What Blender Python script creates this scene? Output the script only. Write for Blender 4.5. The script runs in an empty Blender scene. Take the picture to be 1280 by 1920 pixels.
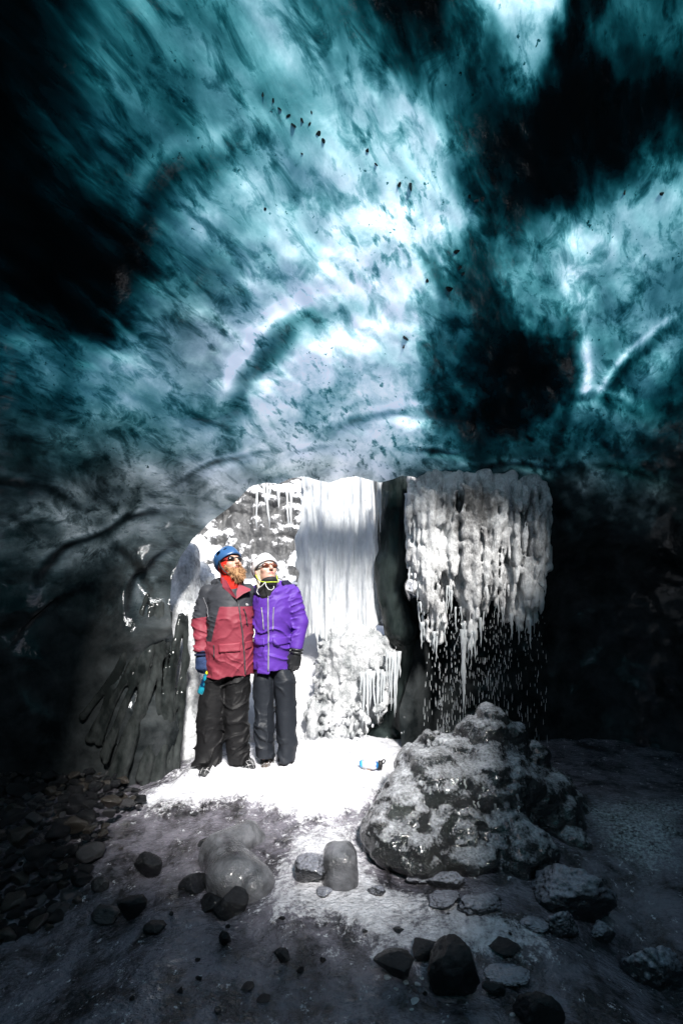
import bpy, bmesh, math, random
import numpy as np
from mathutils import Vector, Matrix

# ---------------------------------------------------------------- camera, sky, sun, exposure
SC = bpy.context.scene
COL = SC.collection
F_PX, CX, HY, CAM_H = 900.0, 640.0, 1102.0, 1.5        # focal length in photo pixels, optical axis, horizon row, eye height
cam_d = bpy.data.cameras.new('camera')
cam_d.sensor_fit = 'VERTICAL'; cam_d.sensor_height = 36.0
cam_d.lens = F_PX / 1920.0 * 36.0
cam_d.shift_y = (HY - 960.0) / 1920.0
cam_d.clip_start = 0.05; cam_d.clip_end = 1000.0
cam = bpy.data.objects.new('camera', cam_d); COL.objects.link(cam)
cam.location = (0, 0, CAM_H); cam.rotation_euler = (math.pi / 2, 0, 0)
SC.camera = cam

SUN_L = np.array([-0.28, 1.0, -0.97]); SUN_L = SUN_L / np.linalg.norm(SUN_L)   # direction in which sunlight travels
SUN_EL = math.asin(-SUN_L[2]); SUN_AZ = math.atan2(-SUN_L[0], -SUN_L[1])
w = bpy.data.worlds.new('World'); SC.world = w; w.use_nodes = True
wn = w.node_tree
sky = wn.nodes.new('ShaderNodeTexSky'); sky.sky_type = 'NISHITA'; sky.sun_disc = False
sky.sun_elevation = SUN_EL; sky.sun_rotation = SUN_AZ
bg = wn.nodes['Background']; bg.inputs['Strength'].default_value = 0.11
wn.links.new(sky.outputs[0], bg.inputs['Color'])
sun_d = bpy.data.lights.new('sun', 'SUN'); sun_d.energy = 5.0; sun_d.angle = math.radians(9.0); sun_d.color = (1.0, 0.965, 0.92)
sun = bpy.data.objects.new('sun', sun_d); COL.objects.link(sun)
sun.rotation_euler = Vector(SUN_L).to_track_quat('-Z', 'Y').to_euler()
sun.location = (2, -6, 12)
vs = SC.view_settings; vs.view_transform = 'Standard'; vs.look = 'None'; vs.gamma = 1.0; vs.use_curve_mapping = False
vs.exposure = 1.0
cy = SC.cycles
cy.use_denoising = True; cy.max_bounces = 8; cy.diffuse_bounces = 4; cy.glossy_bounces = 3; cy.transmission_bounces = 6
cy.transparent_max_bounces = 8; cy.caustics_reflective = False; cy.caustics_refractive = False
cy.sample_clamp_indirect = 4.0

# ---------------------------------------------------------------- helpers
def px(x, y, Y):
    """point seen at photo pixel (x, y) and standing Y metres in front of the eye"""
    return np.array([(x - CX) / F_PX * Y, Y, CAM_H + (HY - y) / F_PX * Y])

def _h(ix, iy, iz, seed):
    with np.errstate(over='ignore'):
        n = (ix.astype(np.uint32) * np.uint32(374761393) + iy.astype(np.uint32) * np.uint32(668265263)
             + iz.astype(np.uint32) * np.uint32(2246822519) + np.uint32(seed * 3266489917 & 0xffffffff))
        n = (n ^ (n >> np.uint32(13))) * np.uint32(1274126177)
        n = n ^ (n >> np.uint32(16))
        n = n * np.uint32(2654435761); n = n ^ (n >> np.uint32(15))
    return n.astype(np.float64) / 4294967295.0

def vnoise(p, seed=0):
    """value noise in -1..1 for an (n,3) array"""
    p = np.asarray(p, float); i = np.floor(p).astype(np.int64); f = p - i; u = f * f * f * (f * (f * 6 - 15) + 10)
    r = 0.0
    for dx in (0, 1):
        wx = u[..., 0] if dx else 1 - u[..., 0]
        for dy in (0, 1):
            wy = u[..., 1] if dy else 1 - u[..., 1]
            for dz in (0, 1):
                wz = u[..., 2] if dz else 1 - u[..., 2]
                r = r + wx * wy * wz * _h(i[..., 0] + dx, i[..., 1] + dy, i[..., 2] + dz, seed)
    return r * 2 - 1

def fbm(p, octv=4, seed=0, gain=0.5, lac=2.03):
    p = np.asarray(p, float); a, s, t = 1.0, 0.0, 0.0
    for k in range(octv):
        s = s + a * vnoise(p, seed + k * 17); t += a; a *= gain; p = p * lac + 3.7
    return s / t

def ridged(p, octv=4, seed=0):
    p = np.asarray(p, float); a, s, t = 1.0, 0.0, 0.0
    for k in range(octv):
        s = s + a * (1 - np.abs(vnoise(p, seed + k * 13))); t += a; a *= 0.5; p = p * 2.1 + 1.3
    return s / t

def sstep(a, b, x):
    t = np.clip((x - a) / (b - a), 0, 1); return t * t * (3 - 2 * t)

def smin(a, b, k):
    h = np.clip(0.5 + 0.5 * (b - a) / k, 0, 1); return b * (1 - h) + a * h - k * h * (1 - h)

def smax(a, b, k): return -smin(-a, -b, k)

def capsule(p, a, b, ra, rb):
    a = np.asarray(a, float); b = np.asarray(b, float); ab = b - a
    h = np.clip(((p - a) @ ab) / max(ab @ ab, 1e-12), 0, 1)
    return np.linalg.norm(p - a - h[..., None] * ab, axis=-1) - (ra + (rb - ra) * h)

def ellipsoid(p, c, r):
    q = (p - np.asarray(c, float)) / np.asarray(r, float)
    k = np.linalg.norm(q, axis=-1)
    return (k - 1) * min(r) if not np.isscalar(r) else (k - 1) * r

def rot_to(p, c, R):
    """world points into a frame at c with columns R"""
    return (p - np.asarray(c, float)) @ np.asarray(R, float)

def rotz(a): c, s = math.cos(a), math.sin(a); return np.array([[c, -s, 0], [s, c, 0], [0, 0, 1.0]])
def rotx(a): c, s = math.cos(a), math.sin(a); return np.array([[1.0, 0, 0], [0, c, -s], [0, s, c]])
def roty(a): c, s = math.cos(a), math.sin(a); return np.array([[c, 0, s], [0, 1.0, 0], [-s, 0, c]])

def surface_nets(fn, lo, hi, h):
    """mesh of fn = 0 inside the box lo..hi on cells of size h (fn < 0 is inside)"""
    lo = np.asarray(lo, float); hi = np.asarray(hi, float)
    n = np.ceil((hi - lo) / h).astype(int) + 1
    ax = [lo[k] + h * np.arange(n[k]) for k in range(3)]
    G = np.stack(np.meshgrid(*ax, indexing='ij'), -1)
    V = np.empty(n)
    for i0 in range(0, n[0], 16):
        V[i0:i0 + 16] = fn(G[i0:i0 + 16].reshape(-1, 3)).reshape(G[i0:i0 + 16].shape[:3])
    S = V < 0
    cn = n - 1
    acc = np.zeros(tuple(cn) + (3,)); cnt = np.zeros(cn)
    for axis in range(3):
        o = [k for k in range(3) if k != axis]
        sl0 = [slice(None)] * 3; sl1 = [slice(None)] * 3
        sl0[axis] = slice(0, -1); sl1[axis] = slice(1, None)
        a, b = V[tuple(sl0)], V[tuple(sl1)]
        cr = (a < 0) != (b < 0)
        t = np.where(cr, a / np.where(cr, a - b, 1), 0)
        P = G[tuple(sl0)].copy(); P[..., axis] += t * h
        for d0 in (0, 1):
            for d1 in (0, 1):
                s = [slice(None)] * 3
                s[o[0]] = slice(d0, d0 + cn[o[0]]); s[o[1]] = slice(d1, d1 + cn[o[1]])
                c = cr[tuple(s)]
                acc += np.where(c[..., None], P[tuple(s)], 0); cnt += c
    act = cnt > 0
    idx = -np.ones(cn, int); idx[act] = np.arange(act.sum())
    verts = acc[act] / cnt[act][:, None]
    quads = []
    for axis in range(3):
        o = [k for k in range(3) if k != axis]
        sl0 = [slice(1, -1)] * 3; sl1 = [slice(1, -1)] * 3
        sl0[axis] = slice(0, -1); sl1[axis] = slice(1, None)
        a, b = S[tuple(sl0)], S[tuple(sl1)]
        cr = np.argwhere(a != b)
        if len(cr) == 0: continue
        fl = a[a != b]
        base = cr.copy(); base[:, o[0]] += 1; base[:, o[1]] += 1
        def cell(d0, d1):
            q = base.copy(); q[:, o[0]] -= d0; q[:, o[1]] -= d1
            return idx[q[:, 0], q[:, 1], q[:, 2]]
        q = np.stack([cell(1, 1), cell(0, 1), cell(0, 0), cell(1, 0)], 1)
        flip = fl if axis != 1 else ~fl
        q[~flip] = q[~flip][:, ::-1]
        quads.append(q)
    return verts, np.concatenate(quads)

def mesh_data(name, verts, faces, mat, smooth=True, attrs=None):
    me = bpy.data.meshes.new(name)
    verts = np.asarray(verts, np.float32)
    if isinstance(faces, np.ndarray):
        k = faces.shape[1]; nf = len(faces)
        me.vertices.add(len(verts)); me.vertices.foreach_set('co', verts.ravel())
        me.loops.add(nf * k); me.loops.foreach_set('vertex_index', faces.astype(np.int32).ravel())
        me.polygons.add(nf)
        me.polygons.foreach_set('loop_start', np.arange(0, nf * k, k, dtype=np.int32))
        me.update(calc_edges=True); me.validate()
    else:
        me.from_pydata([tuple(map(float, v)) for v in verts], [], [tuple(f) for f in faces]); me.update()
    me.polygons.foreach_set('use_smooth', np.full(len(me.polygons), smooth))
    if attrs:
        for an, av in attrs.items():
            a = me.attributes.new(an, 'FLOAT', 'POINT'); a.data.foreach_set('value', np.asarray(av, np.float32))
    if mat: me.materials.append(mat)
    return me

def link(name, me, parent=None, loc=None):
    o = bpy.data.objects.new(name, me); COL.objects.link(o)
    if parent is not None:
        o.parent = parent
        o.matrix_parent_inverse = Matrix.Translation(-Vector(parent.location)) if parent.type == 'EMPTY' or parent.type == 'MESH' else Matrix()
    if loc is not None: o.location = loc
    return o

def obj(name, verts, faces, mat, parent=None, smooth=True, attrs=None, origin=None):
    """one mesh object; the geometry is given in world metres, the origin is set at 'origin'"""
    verts = np.asarray(verts, float)
    if parent is not None:
        off = np.array(WORLD_ORG.get(parent.name, (0, 0, 0)))
        o = bpy.data.objects.new(name, mesh_data(name, verts - off, faces, mat, smooth, attrs)); COL.objects.link(o)
        o.parent = parent; WORLD_ORG[o.name] = tuple(off)
        return o
    if origin is None:
        origin = np.array([(verts[:, 0].min() + verts[:, 0].max()) / 2, (verts[:, 1].min() + verts[:, 1].max()) / 2, verts[:, 2].min()])
    o = bpy.data.objects.new(name, mesh_data(name, verts - origin, faces, mat, smooth, attrs)); COL.objects.link(o)
    o.location = origin; WORLD_ORG[o.name] = tuple(origin)
    return o
WORLD_ORG = {}

def tag(o, label=None, cat=None, group=None, kind=None):
    if label: o['label'] = label
    if cat: o['category'] = cat
    if group: o['group'] = group
    if kind: o['kind'] = kind
    return o

def thing(name, label, cat, loc, group=None):
    o = bpy.data.objects.new(name, None); COL.objects.link(o); o.location = loc; o.empty_display_size = 0.1
    WORLD_ORG[o.name] = tuple(loc)
    return tag(o, label, cat, group)

def tube(path, radii, seg=10, cap=True, flat=1.0):
    path = np.asarray(path, float); n = len(path); radii = np.broadcast_to(np.asarray(radii, float), (n,))
    T = np.gradient(path, axis=0); T /= np.linalg.norm(T, axis=1)[:, None] + 1e-12
    ref = np.array([0, 0, 1.0]) if abs(T[0, 2]) < 0.9 else np.array([1.0, 0, 0])
    V = []; u = np.cross(T[0], ref); u /= np.linalg.norm(u)
    for k in range(n):
        u = u - T[k] * (u @ T[k]); u /= np.linalg.norm(u) + 1e-12; v = np.cross(T[k], u)
        a = np.linspace(0, 2 * np.pi, seg, endpoint=False)
        V.append(path[k] + radii[k] * (np.cos(a)[:, None] * u + flat * np.sin(a)[:, None] * v))
    V = np.concatenate(V); Fc = []
    for k in range(n - 1):
        for j in range(seg):
            Fc.append((k * seg + j, k * seg + (j + 1) % seg, (k + 1) * seg + (j + 1) % seg, (k + 1) * seg + j))
    if cap:
        Fc.append(tuple(range(seg))[::-1]); Fc.append(tuple((n - 1) * seg + j for j in range(seg)))
    return V, Fc

class MB:
    """collects pieces of one mesh"""
    def __init__(s): s.v = []; s.f = []; s.n = 0
    def add(s, V, Fc):
        V = np.asarray(V, float)
        s.v.append(V); s.f += [tuple(int(i) + s.n for i in f) for f in Fc]; s.n += len(V); return s
    def box(s, c, d, R=None):
        q = np.array([[x, y, z] for x in (-.5, .5) for y in (-.5, .5) for z in (-.5, .5)]) * np.asarray(d, float)
        if R is not None: q = q @ np.asarray(R).T
        return s.add(q + np.asarray(c, float), [(0, 1, 3, 2), (4, 6, 7, 5), (0, 4, 5, 1), (2, 3, 7, 6), (0, 2, 6, 4), (1, 5, 7, 3)])
    def tube(s, path, r, seg=8, flat=1.0): return s.add(*tube(path, r, seg, True, flat))
    def build(s, name, mat, parent=None, smooth=True, origin=None):
        return obj(name, np.concatenate(s.v), s.f, mat, parent, smooth, None, origin)

# ---------------------------------------------------------------- materials
def new_mat(name):
    m = bpy.data.materials.new(name); m.use_nodes = True; nt = m.node_tree
    return m, nt, nt.nodes, nt.links, nt.nodes['Principled BSDF']

def nd(nt, typ, **kw):
    n = nt.nodes.new(typ)
    for k, v in kw.items():
        if k.startswith('in_'):
            n.inputs[int(k[3:]) if k[3:].isdigit() else k[3:].replace('_', ' ')].default_value = v
        else: setattr(n, k, v)
    return n

def mth(nt, op, a, b=None):
    n = nt.nodes.new('ShaderNodeMath'); n.operation = op
    for k, x in enumerate((a, b)):
        if x is None: continue
        if hasattr(x, 'links') or hasattr(x, 'is_linked'): nt.links.new(x, n.inputs[k])
        else: n.inputs[k].default_value = x
    return n.outputs[0]

def noise_tex(nt, vec, scale, detail=4, rough=0.55, dist=0.0):
    n = nt.nodes.new('ShaderNodeTexNoise'); n.inputs['Scale'].default_value = scale
    n.inputs['Detail'].default_value = detail; n.inputs['Roughness'].default_value = rough; n.inputs['Distortion'].default_value = dist
    if vec is not None: nt.links.new(vec, n.inputs['Vector'])
    return n.outputs['Fac']

def ramp(nt, fac, stops):
    n = nt.nodes.new('ShaderNodeValToRGB'); e = n.color_ramp.elements
    while len(e) < len(stops): e.new(0.5)
    for k, (p, c) in enumerate(stops):
        e[k].position = p; e[k].color = (c, c, c, 1) if np.isscalar(c) else tuple(c) + (1,)
    nt.links.new(fac, n.inputs[0]); return n.outputs[0]

def bump(nt, height, strength=0.3, dist=0.02, normal=None):
    n = nt.nodes.new('ShaderNodeBump'); n.inputs['Strength'].default_value = strength; n.inputs['Distance'].default_value = dist
    nt.links.new(height, n.inputs['Height'])
    if normal is not None: nt.links.new(normal, n.inputs['Normal'])
    return n.outputs[0]

def objco(nt): return nt.nodes.new('ShaderNodeTexCoord').outputs['Object']
def worldco(nt): return nt.nodes.new('ShaderNodeNewGeometry').outputs['Position']

def mapping(nt, vec, rot=(0, 0, 0), scale=(1, 1, 1)):
    n = nt.nodes.new('ShaderNodeMapping'); n.inputs['Rotation'].default_value = rot; n.inputs['Scale'].default_value = scale
    nt.links.new(vec, n.inputs['Vector']); return n.outputs[0]

def mixc(nt, fac, a, b):
    n = nt.nodes.new('ShaderNodeMix'); n.data_type = 'RGBA'
    for sock, x in ((n.inputs[0], fac), (n.inputs[6], a), (n.inputs[7], b)):
        if hasattr(x, 'is_linked'): nt.links.new(x, sock)
        else: sock.default_value = x if np.isscalar(x) else tuple(x) + (1,) if len(x) == 3 else x
    return n.outputs[2]

def simple_mat(name, col, rough=0.6, spec=0.5, var=0.15, scale=8.0, bstr=0.0, bscale=40.0, metallic=0.0, sheen=0.0, coat=0.0):
    m, nt, N, L, P = new_mat(name)
    co = objco(nt)
    f = noise_tex(nt, co, scale, 5)
    c0 = tuple(x * (1 - var) for x in col); c1 = tuple(min(1, x * (1 + var)) for x in col)
    L.new(mixc(nt, f, c0, c1), P.inputs['Base Color'])
    P.inputs['Roughness'].default_value = rough; P.inputs['Specular IOR Level'].default_value = spec
    P.inputs['Metallic'].default_value = metallic
    if sheen: P.inputs['Sheen Weight'].default_value = sheen
    if coat: P.inputs['Coat Weight'].default_value = coat
    if bstr:
        L.new(bump(nt, noise_tex(nt, co, bscale, 4), bstr, 0.01), P.inputs['Normal'])
    return m

def ice_blob_mat(name, dark=(0.10, 0.115, 0.12), pale=(0.75, 0.79, 0.82), rough=0.16, transl=0.35, scale=6.0, lo=0.35, hi=0.65, bs=0.5, vert=1.0, fine=70.0):
    """granular glacier ice: pale frosted grains over dark clear ice, glossy, letting some light through"""
    m, nt, N, L, P = new_mat(name)
    co = mapping(nt, objco(nt), scale=(1, 1, vert))
    f = noise_tex(nt, co, scale, 7, 0.62, 0.4)
    f2 = noise_tex(nt, co, fine, 3, 0.6)
    ff = mth(nt, 'ADD', mth(nt, 'MULTIPLY', f, 0.72), mth(nt, 'MULTIPLY', f2, 0.28))
    c = mixc(nt, ramp(nt, ff, [(lo, 0.0), (hi, 1.0)]), dark, pale)
    L.new(c, P.inputs['Base Color'])
    P.inputs['Roughness'].default_value = rough; P.inputs['IOR'].default_value = 1.31; P.inputs['Specular IOR Level'].default_value = 0.6
    b = bump(nt, f2, bs, 0.012); b = bump(nt, noise_tex(nt, co, scale * 3.2, 5, 0.6), bs, 0.03, b)
    L.new(b, P.inputs['Normal'])
    T = N.new('ShaderNodeBsdfTranslucent'); L.new(c, T.inputs['Color']); L.new(b, T.inputs['Normal'])
    M = N.new('ShaderNodeMixShader'); M.inputs[0].default_value = transl
    L.new(P.outputs[0], M.inputs[1]); L.new(T.outputs[0], M.inputs[2]); L.new(M.outputs[0], N['Material Output'].inputs['Surface'])
    return m

def rock_mat(name, col=(0.035, 0.036, 0.04), rough=0.32, coatw=0.5, scale=9.0, bs=0.6, var=0.6):
    m, nt, N, L, P = new_mat(name)
    co = objco(nt)
    f = noise_tex(nt, co, scale, 8, 0.65)
    L.new(mixc(nt, f, tuple(x * (1 - var) for x in col), tuple(x * (1 + 2 * var) for x in col)), P.inputs['Base Color'])
    L.new(ramp(nt, noise_tex(nt, co, scale * 2, 4), [(0.3, rough * 0.5), (0.7, rough * 1.6)]), P.inputs['Roughness'])
    P.inputs['Specular IOR Level'].default_value = 0.45; P.inputs['Coat Weight'].default_value = coatw; P.inputs['Coat Roughness'].default_value = 0.12
    L.new(bump(nt, noise_tex(nt, co, scale * 3, 7, 0.7), bs, 0.02), P.inputs['Normal'])
    return m

M_ROCK = rock_mat('wet_basalt', (0.008, 0.0085, 0.010), 0.14, 0.05, 14.0, 0.7)
M_ROCK_BROWN = rock_mat('wet_brown_stone', (0.024, 0.020, 0.016), 0.35, 0.3)
M_ROCK_DRY = rock_mat('grey_stone', (0.028, 0.028, 0.030), 0.4, 0.2)
# ---------------------------------------------------------------- the ice cave: one continuous shell of glacier ice
CC = np.array([0.0, 2.2, 0.7])                     # a point in the middle of the cave
def cave_fn(p):
    """< 0 inside the cave"""
    x, y, z = p[:, 0], p[:, 1], p[:, 2]
    yy = np.clip(y - 1.8, 0, None)
    zc = 4.3 - 0.35 * yy - 0.135 * yy ** 2 - 0.05 * x ** 2 - 0.16 * np.clip(-0.6 - y, 0, None) ** 2
    yb = 3.80 + 0.75 * sstep(-1.7, -0.9, x) + 0.45 * sstep(0.5, 1.1, x)
    f = (z - zc) * 0.8
    f = smax(f, y - yb - 0.1 * (z - 1), 0.55)
    f = smax(f, x - 3.35 + 0.12 * z, 0.9); f = smax(f, -x - 3.25 + 0.12 * z, 0.9); f = smax(f, -y - 2.6, 0.8)
    return f

def cave_hit(o, d):
    """distance along unit-less rays o + t d to the smooth cave wall"""
    lo = np.zeros(len(d)); hi = np.full(len(d), 9.0)
    for _ in range(34):
        mid = (lo + hi) / 2; ins = cave_fn(o + d * mid[:, None]) < 0
        lo = np.where(ins, mid, lo); hi = np.where(ins, hi, mid)
    return lo

def pxhit(x, y):
    d = np.array([[(x - CX) / F_PX, 1.0, (HY - y) / F_PX]])
    return (np.array([[0, 0, CAM_H]]) + d * cave_hit(np.array([[0, 0, CAM_H]]), d)[:, None])[0]

NT, NA = 380, 840
th = np.linspace(0.0002, math.radians(112), NT); az = np.linspace(0, 2 * np.pi, NA, endpoint=False)
TH, AZ = np.meshgrid(th, az, indexing='ij')
DIR = np.stack([np.sin(TH) * np.sin(AZ), np.sin(TH) * np.cos(AZ), np.cos(TH)], -1).reshape(-1, 3)
RAD = cave_hit(CC[None], DIR)
P0 = CC + DIR * RAD[:, None]

# scalloped hollows melted into the ice: (photo pixel of the middle, size across the lip, size along it, direction of the crisp lip, depth)
HOLLOWS = [(400, 480, 130, 150, (-0.55, 0.83), 0.11), (600, 745, 130, 140, (-0.6, 0.8), 0.20), (720, 830, 60, 110, (-0.2, 1), 0.12),
           (975, 715, 100, 120, (0.95, 0.3), 0.15), (1255, 700, 80, 90, (-0.85, 0.5), 0.13), (590, 870, 34, 60, (-0.2, 1), 0.07),
           (430, 890, 40, 90, (-0.3, 1), 0.07), (800, 872, 36, 80, (0.1, 1), 0.08), (955, 900, 40, 75, (0, 1), 0.10),
           (1110, 800, 60, 80, (0.3, 1), 0.08), (1150, 930, 60, 120, (0.3, 1), 0.10),
           (165, 1085, 70, 75, (-0.6, 0.8), 0.24), (255, 1020, 55, 80, (-0.5, 0.9), 0.17), (300, 1115, 48, 75, (-0.9, 0.5), 0.22), (235, 1090, 40, 60, (0.8, 0.5), 0.14),
           (115, 1180, 45, 70, (-0.6, 0.8), 0.18), (60, 980, 70, 90, (0.4, 0.9), 0.10), (215, 950, 35, 60, (0.9, -0.4), 0.10),
           (250, 1230, 110, 40, (0.9, 0.3), 0.10), (215, 1300, 120, 32, (0.9, 0.35), 0.08), (300, 1270, 110, 36, (-0.9, 0.3), 0.09)]
edge_t = np.zeros(len(P0)); disp = 0.10 * fbm(P0 * 0.8, 3, 5) + 0.03 * fbm(P0 * 2.3, 3, 6)
fold = np.array([0.557, 0.83, 0.0])                # the foliation of the ice runs this way, level
acr = np.array([0.83, -0.557, 0.0])
FC = np.stack([P0 @ fold * 0.55, P0 @ acr * 3.2, P0[:, 2] * 3.2], -1)
disp += 0.020 * fbm(FC * 1.6, 3, 9)
# small scallops: distance to scattered cell middles
def scallop(P, cell, seed):
    q = P / cell; i = np.floor(q); best = np.full(len(P), 9.0)
    for dx in (-1, 0, 1):
        for dy in (-1, 0, 1):
            for dz in (-1, 0, 1):
                c = (i + [dx, dy, dz]).astype(np.int64)
                j = np.stack([_h(c[:, 0], c[:, 1], c[:, 2], seed + s) for s in (0, 1, 2)], -1)
                best = np.minimum(best, ((c + j - q) ** 2).sum(-1))
    return np.clip(best, 0, 1)
low = sstep(3.3, 2.2, P0[:, 2])
warp = P0 + 0.12 * np.stack([fbm(P0 * 1.7, 2, 31), fbm(P0 * 1.7, 2, 32), fbm(P0 * 1.7, 2, 33)], -1)
sc_ = scallop(warp, 0.62, 3); sc2 = scallop(warp * [1, 1.3, 1.3] + 0.2, 0.34, 4)
mid = sstep(3.5, 2.9, P0[:, 2])
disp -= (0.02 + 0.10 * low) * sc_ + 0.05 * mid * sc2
edge_t += mid * (1.1 * (sc_ - 0.22) + 0.8 * (sc2 - 0.2))  # relief shading painted in: scallop ridges darker, their middles brighter
for (hx, hy, ru, rv, (ex, ey), dep) in HOLLOWS:
    c = pxhit(hx, hy); dist = c[1] / F_PX
    ax = c - pxhit(hx - 12, hy); ay = pxhit(hx, hy - 12) - c
    ax /= np.linalg.norm(ax); ay -= ax * (ax @ ay); ay /= np.linalg.norm(ay)
    n = math.hypot(ex, ey); e = (ax * ex + ay * ey) / n; g = (-ax * ey + ay * ex) / n
    q = P0 - c
    wob = 0.12 * fbm(P0 * 3.0, 2, int(hx))
    u = (q @ e) / (ru * dist) + wob; v = (q @ g) / (rv * dist)
    u = u + 0.6 * (np.sqrt(1 + v ** 2) - 1)                          # the lip curves round
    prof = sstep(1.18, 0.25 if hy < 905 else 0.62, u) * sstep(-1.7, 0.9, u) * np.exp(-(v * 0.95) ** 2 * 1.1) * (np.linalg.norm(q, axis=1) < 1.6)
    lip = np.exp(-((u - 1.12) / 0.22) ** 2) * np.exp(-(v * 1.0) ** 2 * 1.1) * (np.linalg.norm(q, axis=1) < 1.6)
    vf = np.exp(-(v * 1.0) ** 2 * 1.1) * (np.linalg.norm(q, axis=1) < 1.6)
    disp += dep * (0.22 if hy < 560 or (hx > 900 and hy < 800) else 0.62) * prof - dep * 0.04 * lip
    edge_t += dep * 8.0 * (1.1 * np.exp(-((u - 0.90) / 0.13) ** 2) - (0.8 if hy < 905 else 0.35) * np.exp(-((u - 1.16) / 0.10) ** 2) - 0.5 * np.exp(-((u - 0.45) / 0.3) ** 2)) * vf  # painted dark line inside each hollow and bright line along its lip

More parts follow.
